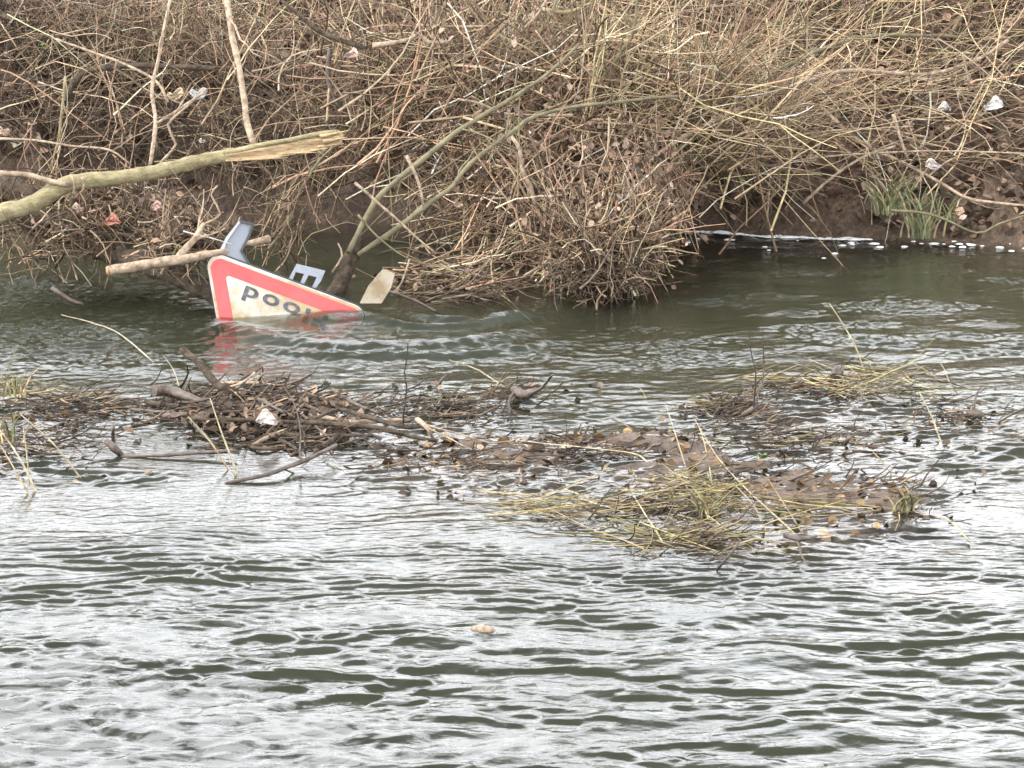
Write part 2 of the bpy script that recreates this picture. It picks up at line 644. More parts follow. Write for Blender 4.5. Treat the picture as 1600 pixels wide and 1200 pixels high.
def ridge(pts, amp, wid, fade=True):
    """a standing wave line on the water, given by photo points on the surface"""
    global h, foam_add
    P = np.array([onw(*p)[:2] for p in pts])
    P, _ = smooth_poly(np.c_[P, np.zeros(len(P))], np.ones(len(P)), .05)
    P = P[:, :2]
    best = np.full(x.shape, 9.0)
    tt = np.zeros(x.shape)
    sel = (x > P[:, 0].min() - .3) & (x < P[:, 0].max() + .3) & (y > P[:, 1].min() - .4) & (y < P[:, 1].max() + .4)
    xs_, ys_ = x[sel], y[sel]
    bb = np.full(xs_.shape, 9.0)
    tb = np.zeros(xs_.shape)
    sg = np.zeros(xs_.shape)
    for i in range(len(P) - 1):
        a, b = P[i], P[i + 1]
        ab = b - a
        u = np.clip(((xs_ - a[0]) * ab[0] + (ys_ - a[1]) * ab[1]) / (ab @ ab), 0, 1)
        dx, dy = xs_ - a[0] - u * ab[0], ys_ - a[1] - u * ab[1]
        d = np.hypot(dx, dy)
        k = d < bb
        bb = np.where(k, d, bb)
        tb = np.where(k, (i + u) / (len(P) - 1), tb)
    prof = np.exp(-(bb / wid) ** 2) * np.sin(np.clip(tb, 0, 1) * math.pi) ** .5
    h[sel] += amp * prof
    foam_add[sel] += amp * 30 * np.exp(-(bb / (wid * .9)) ** 2) * np.sin(np.clip(tb, 0, 1) * math.pi)


for pts, am, wi in [
    ([(345, 512), (420, 532), (520, 545), (640, 548), (760, 535), (860, 508)], .042, .08),
    ([(360, 540), (470, 556), (620, 560), (760, 552), (900, 530)], .028, .06),
    ([(560, 500), (640, 512), (730, 512), (800, 498), (860, 490)], .030, .05),
    ([(300, 500), (335, 508), (420, 520), (500, 520)], .028, .08),
    ([(600, 480), (680, 500), (780, 500), (850, 478)], .026, .05),
    ([(0, 560), (120, 575), (260, 580), (400, 590)], .012, .10),
    ([(100, 500), (200, 520), (330, 515)], .015, .09),
]:
    ridge(pts, am, wi)
# water piled against the sunken corner of the sign
c = onw(500, 500)
c = onw(530, 500)
h += .050 * np.exp(-(((x - c[0]) / .28) ** 2 + ((y - c[1] + .03) / .20) ** 2))
h = np.where(inner, h, h * .6)
h = h * sstep(1.0, 2.5, y)
hh = h
# foam mask: near left froth that also paints in white sky reflection, and a broken line along the far bank
fo = (1 - sstep(6.6, 7.7, y + .25 * md)) * (1 - .55 * sstep(-.9, .6, x + .3 * md))
q_ = onw(400, 508)
fo = fo + .9 * foam_add + .55 * np.exp(-((x - q_[0]) / .42) ** 2 - ((y - q_[1] + .10) / .14) ** 2)
fo = np.clip(fo, 0, 1)
V = np.stack([x, y, h], -1).reshape(-1, 3)
nx, ny = len(tx), len(yr)
ii = (np.arange(ny - 1)[:, None] * nx + np.arange(nx - 1)[None, :]).reshape(-1)
Q = np.stack([ii, ii + 1, ii + 1 + nx, ii + nx], -1)
# close the body of water below the bed
ring = np.concatenate([np.arange(nx), np.arange(1, ny) * nx + nx - 1, (ny - 1) * nx + np.arange(nx - 2, -1, -1),
                       np.arange(ny - 2, 0, -1) * nx])
nv = len(V)
low = V[ring].copy()
low[:, 2] = -1.6
V2 = np.vstack([V, low])
k = len(ring)
j = np.arange(k)
skirt = np.stack([ring[j], nv + j, nv + (j + 1) % k, ring[(j + 1) % k]], -1)
foam_sheen = np.zeros((len(V2), 3))
foam_sheen[:nv, 0] = fo.reshape(-1)
me = raw_mesh('water', V2, np.vstack([Q, skirt]), 4, foam_sheen, True)
import bmesh
bmm = bmesh.new()
bmm.from_mesh(me)
bmm.verts.ensure_lookup_table()
bmm.faces.new([bmm.verts[nv + a] for a in range(k - 1, -1, -1)])
bmesh.ops.recalc_face_normals(bmm, faces=bmm.faces[-1:])
bmm.to_mesh(me)
bmm.free()

m, nt, out = mat('river_water')
L = nt.links
tc = N(nt, "ShaderNodeTexCoord")
mp = N(nt, "ShaderNodeMapping")
mp.inputs['Scale'].default_value = (.55, 1, 1)
L.new(tc.outputs['Object'], mp.inputs['Vector'])
n1 = N(nt, "ShaderNodeTexNoise", Scale=42, Detail=3, Roughness=.5, Distortion=.4)
L.new(mp.outputs[0], n1.inputs['Vector'])
bp = N(nt, "ShaderNodeBump", Strength=.22, Distance=.010)
L.new(n1.outputs['Fac'], bp.inputs['Height'])
fr = N(nt, "ShaderNodeFresnel", IOR=1.34)
L.new(bp.outputs[0], fr.inputs['Normal'])
tr = N(nt, "ShaderNodeBsdfTransparent")
tr.inputs['Color'].default_value = (.97, .99, .96, 1)
gl = N(nt, "ShaderNodeBsdfGlossy", Roughness=.0)
gl.inputs['Color'].default_value = (1, 1, 1, 1)
L.new(bp.outputs[0], gl.inputs['Normal'])
ms = N(nt, "ShaderNodeMixShader")
L.new(fr.outputs[0], ms.inputs[0])
L.new(tr.outputs[0], ms.inputs[1])
L.new(gl.outputs[0], ms.inputs[2])
# froth; near left its pale diffuse also stands for sky reflection
va = N(nt, "ShaderNodeVertexColor", layer_name="tint")
sp = N(nt, "ShaderNodeSeparateColor")
L.new(va.outputs['Color'], sp.inputs[0])
nf = N(nt, "ShaderNodeTexNoise", Scale=16, Detail=10, Roughness=.74, Distortion=.8)
mp2 = N(nt, "ShaderNodeMapping")
mp2.inputs['Scale'].default_value = (.5, 1, 1)
L.new(tc.outputs['Object'], mp2.inputs['Vector'])
L.new(mp2.outputs[0], nf.inputs['Vector'])
ad = N(nt, "ShaderNodeMath", operation='MULTIPLY_ADD')
L.new(sp.outputs[0], ad.inputs[0])
ad.inputs[1].default_value = .335
L.new(nf.outputs['Fac'], ad.inputs[2])
mr = N(nt, "ShaderNodeMapRange")
mr.inputs['From Min'].default_value = .75
mr.inputs['From Max'].default_value = .86
mr.inputs['To Max'].default_value = .6
L.new(ad.outputs[0], mr.inputs['Value'])
df = N(nt, "ShaderNodeBsdfDiffuse")
df.inputs['Color'].default_value = (.26, .265, .265, 1)
mf = N(nt, "ShaderNodeMixShader")
L.new(mr.outputs[0], mf.inputs[0])
L.new(ms.outputs[0], mf.inputs[1])
L.new(df.outputs[0], mf.inputs[2])
L.new(mf.outputs[0], out.inputs['Surface'])
vs = N(nt, "ShaderNodeVolumeScatter", Density=.8)
vs.inputs['Color'].default_value = (.49, .51, .39, 1)
vb = N(nt, "ShaderNodeVolumeAbsorption", Density=4.0)
vb.inputs['Color'].default_value = (.50, .55, .43, 1)
av = N(nt, "ShaderNodeAddShader")
L.new(vs.outputs[0], av.inputs[0])
L.new(vb.outputs[0], av.inputs[1])
L.new(av.outputs[0], out.inputs['Volume'])
me.materials.append(m)
link('water', me, kind='structure')


def wz(px, py):
    return onw(px, py, .0)


# ============================================================ THE FLOOD SIGN
SY = 11.98
ANG = R(-20.8)
A0 = at(319, 389, SY)
ux = np.array([math.cos(ANG), 0, math.sin(ANG)])          # along the base, left to right in the photo
uy = np.array([math.sin(ANG), 0, -math.cos(ANG)])         # into the sign, downwards
lean = R(6)
uy = np.array([uy[0], -math.sin(lean) * .0 - .10, uy[2]])
uy -= ux * (uy @ ux)
uy /= np.linalg.norm(uy)
un = np.cross(uy, ux)
un = un / np.linalg.norm(un)
if un[1] > 0:
    un = -un                                               # towards the viewer
S = .86


def S3(a, b, c=0.0):
    return A0 + ux * a + uy * b + un * c


def tri_outline(inset, rad, seg=7):
    """rounded triangle, base along b=0, apex at b>0"""
    hgt = S * math.sqrt(3) / 2
    cx, cy = S / 2, hgt / 3
    sc_ = 1 - inset / (hgt / 3)
    cs = [(cx + (px - cx) * sc_, cy + (py - cy) * sc_) for px, py in ((0, 0), (S, 0), (S / 2, hgt))]
    out_ = []
    for i, (px, py) in enumerate(cs):
        dx, dy = cx - px, cy - py
        l = math.hypot(dx, dy)
        ox, oy = px + dx / l * rad * 2, py + dy / l * rad * 2
        a0 = math.atan2(-dy, -dx)
        for s in range(seg + 1):
            a = a0 + R(-60 + 120 * s / seg)
            out_.append((ox + rad * math.cos(a), oy + rad * math.sin(a)))
    return out_


def prism(name, outline, c0, c1, m, holes=None, bevel=0):
    """extruded outline in sign coordinates; holes as a list of outlines"""
    bm = bmesh.new()
    loops = [outline] + (holes or [])
    edges = []
    for lp in loops:
        vs_ = [bm.verts.new(S3(a, b, c1)) for a, b in lp]
        for i in range(len(vs_)):
            edges.append(bm.edges.new((vs_[i], vs_[(i + 1) % len(vs_)])))
    r = bmesh.ops.triangle_fill(bm, edges=edges, use_beauty=True, use_dissolve=False)
    fs = [f for f in r['geom'] if isinstance(f, bmesh.types.BMFace)]
    ex = bmesh.ops.extrude_face_region(bm, geom=fs)
    vv = [v for v in ex['geom'] if isinstance(v, bmesh.types.BMVert)]
    bmesh.ops.translate(bm, verts=vv, vec=tuple(un * (c0 - c1)))
    bmesh.ops.recalc_face_normals(bm, faces=bm.faces)
    me = bpy.data.meshes.new(name)
    bm.to_mesh(me)
    bm.free()
    me.materials.append(m)
    return me


M['signwhite'] = noisy('sign_white', (.40, .31, .17), (.66, .65, .62), 3.2, .45, .05, 40, spec=.4, pos=(.42, .60), dirt=.45)
M['signred'] = noisy('sign_red', (.46, .08, .075), (.64, .115, .12), 6, .45, .05, 40, spec=.4, dirt=.35)
M['signedge'] = noisy('sign_edge', (.35, .35, .36), (.62, .62, .64), 12, .45, .1, 40, spec=.5)
M['signgrey'] = noisy('grey_plastic', (.20, .225, .26), (.31, .345, .40), 9, .5, .1, 50, spec=.4, dirt=.5)
M['signink'] = noisy('worn_black_ink', (.035, .035, .05), (.13, .13, .15), 30, .4, .05, 50, spec=.5)
M['muddylit'] = noisy('muddy_lit_plastic', (.24, .18, .11), (.46, .42, .34), 9, .6, .2, 50, dirt=.5)  # mud, plus the light on the foot's face put in as cream
M['blackplastic'] = noisy('dark_plastic', (.02, .02, .022), (.05, .05, .055), 9, .4, .1, 50, spec=.5)

sroot = bpy.data.objects.new('flood_sign', None)
COL.objects.link(sroot)
base = S3(S / 2, .40, 0)
sroot.location = base
sroot['label'] = 'red and white triangular flood warning sign upside down, half sunk in the river'
sroot['category'] = 'road sign'


def spart(name, me, parent=None, label=None):
    o = link(name, me, None, label)
    if parent is None:
        o.parent = sroot
        o.location = -base
    else:
        o.parent = parent
    return o


panel = spart('panel', prism('panel', tri_outline(0, .055), -.028, 0, M['signedge']))
rim = spart('white_rim', prism('white_rim', tri_outline(.003, .053), .0, .003, M['signwhite']))
red = spart('red_border', prism('red_border', tri_outline(.014, .045), .003, .0055, M['signred'],
                                [tri_outline(.078, .012)[::-1]]))
face = spart('white_face', prism('white_face', tri_outline(.0785, .012), .003, .005, M['signwhite']))
back = spart('back_frame', prism('back_frame', tri_outline(-.006, .06), -.045, -.0285, M['blackplastic'],
                                 [tri_outline(.06, .03)[::-1]]))

# lettering: the sign is upside down, so the word runs from the right corner to the left
fc = bpy.data.curves.new('lettering', 'FONT')
fc.body = 'Flood'
fc.size = .100
fc.align_x = 'CENTER'
fc.offset = .0022
fc.extrude = .0008
fc.space_character = 1.22
to = bpy.data.objects.new('tmp', fc)
COL.objects.link(to)
dg = bpy.context.evaluated_depsgraph_get()
tm = bpy.data.meshes.new_from_object(to.evaluated_get(dg))
bpy.data.objects.remove(to)
co = np.empty(len(tm.vertices) * 3)
tm.vertices.foreach_get('co', co)
co = co.reshape(-1, 3)
bm = bmesh.new()
bm.from_mesh(tm)
W0 = (co[:, 0].max() - co[:, 0].min())
cxm = (co[:, 0].max() + co[:, 0].min()) / 2
sx = .415 / W0
for v in bm.verts:
    X_, Y_, Z_ = v.co
    a = S / 2 + .022 - (X_ - cxm) * sx
    b = .094 + Y_
    v.co = tuple(S3(a, b, .0065 + Z_))
bmesh.ops.recalc_face_normals(bm, faces=bm.faces)
tme = bpy.data.meshes.new('lettering')
bm.to_mesh(tme)
bm.free()
tme.materials.append(M['signink'])
spart('lettering', tme)


def px_outline(pts, Yp):
    """photo points onto the sign's own plane -> sign coordinates"""
    o = []
    for p in pts:
        r_ = ray(*p)
        C0 = np.array([0, 0, CAM_Z])
        t_ = ((A0 + un * Yp - C0) @ un) / (r_ @ un)
        q = C0 + r_ * t_ - A0
        o.append((q @ ux, q @ uy))
    return o


foot = px_outline([(340, 398), (352, 372), (373, 345), (397, 350), (389, 372), (377, 392), (383, 404), (394, 420), (360, 425)], -.05)
fo_ = spart('stand_foot', prism('stand_foot', foot, -.085, -.047, M['signgrey']), label='grey-blue folding foot sticking up at the left corner')
inn = px_outline([(350, 392), (358, 374), (375, 350), (391, 353), (384, 371), (371, 391), (375, 402)], -.05)
spart('foot_rib', prism('foot_rib', px_outline([(341, 398), (353, 372), (374, 344), (376, 347), (357, 373), (346, 398)], -.045), -.047, -.035, M['signedge']), fo_)
spart('foot_rib', prism('foot_rib', px_outline([(374, 344), (398, 349), (396, 353), (374, 348)], -.045), -.047, -.035, M['blackplastic']), fo_)
spart('foot_rib', prism('foot_rib', px_outline([(398, 350), (390, 372), (379, 392), (395, 418), (391, 419), (375, 392), (386, 371), (394, 351)], -.045), -.047, -.034, M['blackplastic']), fo_)
br = px_outline([(463, 413), (508, 424), (501, 440), (489, 456), (445, 446)], -.06)
h1 = px_outline([(462, 425), (475, 428), (468, 444), (456, 440)], -.06)
h2 = px_outline([(482, 430), (495, 433), (487, 450), (474, 446)], -.06)
spart('slotted_bracket', prism('slotted_bracket', br, -.10, -.06, M['signgrey'], [h1[::-1], h2[::-1]]))
ft2 = px_outline([(598, 421), (617, 428), (611, 450), (596, 474), (562, 474), (575, 448)], -.05)
spart('stand_foot', prism('stand_foot', ft2, -.085, -.05, M['muddylit']), label='mud-streaked foot with a cream-lit face leaning at the right corner')

# ============================================================ BIG TRACED WOOD
bb_ = limb('broken_branch', [(-60, 372, 12.3), (0, 336, 12.35), (50, 318, 12.4), (105, 288, 12.45), (165, 280, 12.5), (235, 270, 12.55),
                             (300, 255, 12.6), (365, 241, 12.65), (400, 234, 12.67)], [30, 29, 27, 26, 24, 23, 22, 20, 14],
           M['greenbark'], 'long olive green branch with a pale torn end above the road sign', 'branch', sides=14, knob=.05, wob=.04)
bl = np.array(bb_.location)
bm = bmesh.new()
top_ = [(352, 236), (400, 226), (450, 217), (500, 208), (528, 204), (536, 211), (534, 222)]
bot_ = [(352, 252), (400, 250), (450, 243), (490, 236), (515, 231), (527, 228), (533, 224)]
gl_ = np.random.default_rng(5)
rows = []
for (a, b) in zip(top_, bot_):
    pa, pb = at(*a, 12.62), at(*b, 12.60)
    rows.append([bm.verts.new(tuple(pa + np.array([0, .03, .0]) - bl)), bm.verts.new(tuple(pa - bl)),
                 bm.verts.new(tuple(pa * .62 + pb * .38 - np.array([0, .012, 0]) + gl_.normal(0, .002, 3) - bl)),
                 bm.verts.new(tuple(pa * .3 + pb * .7 + np.array([0, .004, 0]) + gl_.normal(0, .002, 3) - bl)),
                 bm.verts.new(tuple(pb - bl)), bm.verts.new(tuple(pb + np.array([0, .03, 0]) - bl))])
for a, b in zip(rows[:-1], rows[1:]):
    for i in range(6):
        bm.faces.new((a[i], b[i], b[(i + 1) % 6], a[(i + 1) % 6]))
bm.faces.new(rows[0])
bm.faces.new(rows[-1][::-1])
bmesh.ops.recalc_face_normals(bm, faces=bm.faces)
me = bpy.data.meshes.new('torn_wood')
bm.to_mesh(me)
bm.free()
me.materials.append(M['tornwood'])
link('torn_wood', me, bb_)
for i_, (p0_, p1_, w_) in enumerate([((500, 214), (548, 203), 6), ((505, 222), (543, 214), 7), ((495, 230), (538, 224), 5), ((440, 240), (500, 238), 4),
                                     ((380, 250), (450, 246), 5)]):
    link('splinter', limb_mesh('splinter', [at(*p0_, 12.59) - bl, at(*p1_, 12.585) - bl], [w_ / 2 * 12.6 / F, .0012], M['tornwood'], seed=i_, knob=.2), bb_)
for nm, pp, w_, mm in [('side_shoot', [(-10, 271), (40, 273), (80, 283), (108, 287)], 9, M['palebark']),
                       ('bark_strip', [(350, 240), (400, 228), (450, 219), (500, 210), (528, 205)], 8, M['greenbark']),
                       ('bark_strip', [(112, 272), (117, 290), (113, 305)], 4, M['palebark']),
                       ('bark_strip', [(128, 276), (132, 288), (128, 300)], 4, M['palebark'])]:
    pts = [at(*p, 12.40 if p[0] < 300 else 12.61) - bl for p in pp]
    link(nm, limb_mesh(nm, pts, [w_ / 2 * 12.4 / F] * len(pts), mm, seed=len(pp)), bb_)

sl = limb('short_log', [(170, 423, 11.75), (215, 416, 11.75), (262, 408, 11.76), (310, 400, 11.78), (356, 392, 11.80)], [15, 17, 17, 14, 9],
          M['palebark'], 'short bare log with sawn end lying across the top of the road sign', 'log', sides=12, knob=.06, wob=.06)
b_ = np.array(sl.location)
link('cut_end', limb_mesh('cut_end', [at(167, 423.5, 11.75) - b_, at(171, 423, 11.75) - b_], [.021, .0225], M['cutwood'], wob=0, knob=0), sl)
link('fork', limb_mesh('fork', [at(275, 405, 11.77) - b_, at(295, 385, 11.8) - b_, at(312, 362, 11.85) - b_, at(318, 350, 11.88) - b_],
                       [.02, .017, .014, .01], M['palebark'], seed=3, shoots=2), sl)

limb('fallen_trunk', [(-80, 262, 13.2), (0, 300, 13.0), (70, 345, 12.8), (150, 385, 12.6), (230, 412, 12.4), (320, 452, 12.25), (350, 480, 12.2)],
     [50, 48, 42, 36, 34, 32, 26], M['brownbark'], 'thick dark fallen trunk sloping into the river left of the sign', 'trunk', sides=14, knob=.10, wob=.08)
limb('driftwood_log', [(-60, 292, 12.9), (0, 290, 12.9), (50, 315, 12.85), (80, 322, 12.8)], [48, 46, 36, 20], M['brownbark'],
     'brown weathered log end behind the olive branch at the left edge', 'log', sides=12)
limb('stick', [(384, 383), (402, 378), (420, 371)], [9, 11, 12], M['palebark'],
     'short pale stick end poking out right of the sign\'s upright foot', 'stick', Y=12.3, sides=10)
limb('tree_stump', [(512, 470, 12.7), (528, 448, 12.72), (541, 420, 12.75), (556, 390, 12.8), (562, 372, 12.8)], [34, 26, 22, 20, 16], M['brownbark'],
     'dark rough stump at the waterline right of the slotted bracket', 'stump', sides=12, knob=.16, wob=.1)

# ---- stems traced one by one: (points, width px, Y, material, label, category, shoots)
GB = 'bare stems of the far bank'
stems = [
    ([(546, 396), (571, 342), (596, 304), (654, 254), (700, 217), (750, 183), (790, 160), (850, 120), (905, 70)], [10, 8, 5], (12.75, 13.5), 'sapbark', 'upper of two smooth olive saplings leaning right from the stump', 6),
    ([(560, 398), (625, 354), (679, 312), (708, 292), (725, 267), (758, 237), (800, 208), (833, 183), (896, 167), (979, 158), (1060, 150)], [9, 8, 5], (12.7, 13.35), 'sapbark', 'lower of two smooth olive saplings leaning right from the stump', 6),
    ([(353, -20), (357, 20), (366, 70), (376, 120), (384, 180), (396, 226)], [11, 10, 11], (13.3, 12.75), 'palebark', 'peeling pinkish upright stem standing on the torn branch', 1),
    ([(268, -10), (250, 80), (238, 140), (243, 190), (234, 258)], [5, 6, 7], (13.6, 12.9), 'palebark', 'kinked pale stem falling from the top left to the olive branch', 2),
    ([(325, 140), (288, 165), (245, 192)], [4, 6], (13.3, 13.25), 'palebark', 'pale side twig leaning against the kinked stem', 2),
    ([(88, 62), (140, 80), (200, 103), (245, 128), (262, 160)], [4, 5], (14.0, 13.8), 'palebark', 'thin straight pale twig slanting down at the upper left', 1),
    ([(98, 165), (120, 125), (150, 108), (210, 103), (300, 106), (380, 108)], [12, 8], 14.6, 'brownbark', 'dark arched branch over the hollow at the upper left', 3),
    ([(420, 390), (455, 340), (470, 300), (500, 250), (540, 210), (560, 180)], [5, 4], (13.2, 14.2), 'sapbark', 'thin olive twig curving up between torn branch and stump', 3),
    ([(102, 120), (97, 170), (92, 215), (78, 262)], 4.5, 13.1, 'greenbark', 'thin green upright stem behind the olive branch on the left', 0),
    ([(-10, 217), (50, 219), (110, 228), (170, 234), (205, 258)], 4.5, 13.1, 'palebark', 'thin twig running level above the olive branch at left edge', 2),
    ([(777, 108), (808, 58), (846, 15), (860, -15)], 7, 14.2, 'palebark', 'pale stem rising steeply at the top of the central thicket', 3),
    ([(821, 129), (833, 75), (862, 20), (880, -20)], 7, 14.1, 'sapbark', 'smooth stem just right of the steep pale one at the top', 3),
    ([(700, 222), (725, 190), (745, 150), (771, 104), (790, 60)], [8, 5], 14.1, 'sapbark', 'short olive stem forking up from the upper sapling', 3),
    ([(900, 170), (900, 83), (912, 30), (905, -10)], 7, 14.2, 'brownbark', 'dark upright stem above the middle of the thicket', 3),
    ([(895, 179), (862, 180), (820, 180), (785, 177), (750, 162), (715, 155)], 6, 13.6, 'palebark', 'pale horizontal twig across the two saplings', 2),
    ([(915, 170), (940, 125), (968, 85), (990, 50), (996, -10)], 7, 14.0, 'sapbark', 'olive stem bending upward right of the dark upright stem', 3),
    ([(798, 213), (812, 233), (817, 271), (829, 292), (842, 333), (860, 364)], [6, 8], 12.9, 'palebark', 'bleached crooked stick hanging in the middle of the thicket', 1),
    ([(554, 285), (604, 329), (646, 367), (681, 396)], 5, 12.6, 'palebark', 'straight pale twig slanting across the lower sapling', 0),
    ([(635, 244), (650, 275), (658, 300), (662, 328)], 6, 12.8, 'palebark', 'short split pale twig hanging below the upper sapling', 0),
    ([(640, 405), (628, 440), (612, 462)], 4, 12.2, 'palebark', 'pale twig leaning on the cream foot of the sign', 0),
    ([(560, 335), (590, 370), (630, 400), (668, 415)], 4, 12.5, 'sapbark', 'thin curved twig crossing right of the stump', 1),
    ([(520, 425), (535, 400), (528, 380)], 4, 12.6, 'palebark', 'tiny hooked twig beside the stump', 0),
    ([(610, 455), (650, 470), (690, 492)], 6, 12.15, 'wetbark', 'dark wet stick trailing in the water right of the cream foot', 1),
    ([(1000, 258), (1037, 212), (1094, 180), (1169, 142), (1210, 112), (1300, 71), (1367, 56), (1469, 56), (1532, 62)], [8, 7, 5], (13.6, 15.6), 'sapbark', 'long yellowish stem arching over the right bank, highest of three', 4),
    ([(995, 280), (1030, 240), (1075, 210), (1150, 172), (1225, 139), (1300, 114), (1356, 111), (1450, 116), (1525, 94), (1574, 62)], [8, 7, 5], (13.4, 15.3), 'palebark', 'long pale stem arching over the right bank, middle of three', 4),
    ([(980, 310), (1020, 270), (1070, 225), (1130, 190), (1190, 150), (1230, 110), (1270, 75)], [9, 6], (13.3, 15.0), 'sapbark', 'olive stem rising steeply to the right from the hanging tangle', 4),
    ([(1100, 250), (1127, 240), (1210, 217), (1300, 204), (1375, 202), (1450, 215)], 5, (14.3, 14.7), 'palebark', 'reddish thin stem lying level over the bare mud on the right', 3),
    ([(1255, 317), (1300, 277), (1352, 244), (1400, 228)], 5, 14.2, 'palebark', 'pale twig slanting up to the right over the bare mud', 2),
    ([(1285, 169), (1322, 202), (1360, 232), (1412, 255), (1469, 285), (1517, 311), (1610, 322)], [7, 6, 5], (14.7, 14.0), 'palebark', 'long pale twig sagging behind the green grass tuft', 3),
    ([(1397, 178), (1405, 210), (1418, 248)], 7, 14.3, 'palebark', 'bleached stick standing above the green grass tuft', 0),
    ([(1504, 84), (1510, 110), (1514, 141)], 5, 15.0, 'palebark', 'short pale upright twig near the top right', 0),
    ([(1390, 328), (1461, 337), (1525, 364), (1560, 350), (1610, 334)], 5, 13.9, 'sapbark', 'low sagging twig right of the grass tuft, near the waterline', 2),
    ([(1187, 262), (1262, 248), (1356, 240), (1461, 236), (1610, 240)], 4, 14.3, 'palebark', 'thin straight twig level above the grass tuft', 2),
    ([(1203, 268), (1201, 305), (1198, 348)], 4, 14.2, 'palebark', 'thin twig hanging straight down in front of bare mud', 0),
    ([(1262, 46), (1262, 62), (1267, 82)], [8, 11], 15.3, 'wetbark', 'short dark red-brown stub near the top right', 0),
    ([(1345, 60), (1356, 35), (1350, 10)], [5, 4], 15.6, 'brownbark', 'dark short twig sticking up at the top right', 0),
    ([(1480, 62), (1500, 30), (1525, -10)], [6, 5], 15.7, 'sapbark', 'olive stem leaving the top edge at the right', 1),
    ([(560, 12), (570, 60), (600, 100), (640, 150)], 4, 14.5, 'sapbark', 'thin olive stem falling between torn end and thicket top', 3),
    ([(440, 0), (480, 35), (500, 50), (545, 68), (575, 75)], [5, 9, 7], 14.0, 'brownbark', 'dark knobbly branch at the top left of the thicket', 3),
    ([(515, 75), (512, 110), (520, 150), (533, 168)], [8, 9], 14.1, 'wetbark', 'dark crooked stub hanging above the torn end', 2),
    ([(580, 70), (640, 62), (655, 52), (670, 66), (700, 65)], [8, 6], 13.9, 'palebark', 'reddish knotty twig at the top of the thicket', 2),
    ([(650, 40), (720, 41), (790, 40), (826, 30)], 5, 14.3, 'palebark', 'thin pale level twig near the top edge', 1),
    ([(848, 14), (880, 19), (905, 14), (925, 4)], 7, 14.1, 'greenbark', 'lichen-green twig at the top edge', 1),
    ([(500, 310), (560, 300), (600, 322)], 4, 14.6, 'wetbark', 'dark root showing in the bank behind the stump', 1),
    ([(320, 350), (345, 335), (330, 305), (340, 290)], 4, 12.1, 'palebark', 'thin twig rising from the short log', 1),
    ([(80, 450), (110, 470), (130, 475)], [8, 6], 11.9, 'wetbark', 'dark wet twig in the water at the left', 0),
    ([(60, 410), (40, 380), (60, 350), (110, 330)], 5, 12.2, 'brownbark', 'brown twig dangling under the olive branch', 2),
    ([(250, 255), (275, 225), (262, 195), (300, 160)], 5, 13.2, 'palebark', 'forked pale twig behind the middle of the olive branch', 3),
]
for pts, w_, Yv, mm, lab, sh in stems:
    limb('stem' if mm != 'wetbark' else 'stick', pts, w_, M[mm], lab, 'stem' if mm != 'wetbark' else 'stick', GB, Y=Yv, sides=7, shoots=sh, step=.04)

# ============================================================ BRUSH (uncountable)
PALB = TAN
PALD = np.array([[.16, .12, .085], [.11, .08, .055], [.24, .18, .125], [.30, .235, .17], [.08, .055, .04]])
PALY = np.array([[.58, .46, .29], [.48, .36, .20], [.34, .24, .15], [.52, .44, .25], [.66, .54, .38], [.24, .16, .10]])
PALR = np.array([[.34, .20, .14], [.28, .17, .12], [.42, .27, .19], [.22, .14, .10]])


def unif(a, b, n):
    return a + (b - a) * rng.random(n)


# 1 mat lying on the slope
B = Batch()
n = 3900
x_ = unif(-4.4, 4.4, n)
d_ = .12 + .30 * sstep(.5, 1.2, x_) + 2.7 * rng.random(n) ** .8
keep = rng.random(n) < np.interp(x_, [-4, -2.2, -1.2, -.6, .5, 4], [.6, .55, .6, .9, 1, 1])
x_, d_ = x_[keep], d_[keep]
n = len(x_)
y_ = yb(x_) + d_
z_ = ground(x_, y_) + .02 + .22 * rng.random(n) ** 1.6
sgn = np.where(rng.random(n) < .5, 1, -1)
rt = sstep(0, 1.2, x_)
ang = rng.normal(0, .9, n) * (1 - rt) + rng.normal(.28, .38, n) * rt
D = np.stack([np.cos(ang) * sgn, rng.normal(.1, .5, n), np.sin(ang) * sgn * .9 + .05], -1)
B.twigs(np.stack([x_, y_, z_], -1), D, unif(.25, 1.25, n), unif(.0017, .0058, n), n=8, wig=.17, droop=.02, curl=.09, kids=1, bright=1.35)
B.build('dead_brush', M['twig'], label='tangled mat of thin dead twigs covering the far bank', cat='brush', kind='stuff')

# 2 standing thicket along the top
B = Batch()
n = 5200
x_ = unif(-4.6, 4.6, n)
y_ = yb(x_) + unif(1.4, 4.2, n)
z_ = ground(x_, y_) - .02 + .25 * rng.random(n)
D = np.stack([rng.normal(.15, .6, n), rng.normal(-.15, .35, n), unif(.2, 1.1, n)], -1)
B.twigs(np.stack([x_, y_, z_], -1), D, unif(.3, .8, n) * np.interp(y_ - yb(x_), [2.0, 2.9], [1, .6]), unif(.0016, .0045, n), n=8, wig=.17, droop=.06, curl=.09, kids=1,
        pal=np.vstack([PALY, PALB, PALR]), bright=.95)
B.build('dry_thicket', M['twig'], label='dense thicket of dry tan stems along the top of the far bank', cat='thicket', kind='stuff')

# 3 the tangle hung on the leaning saplings, out over the river
B = Batch()


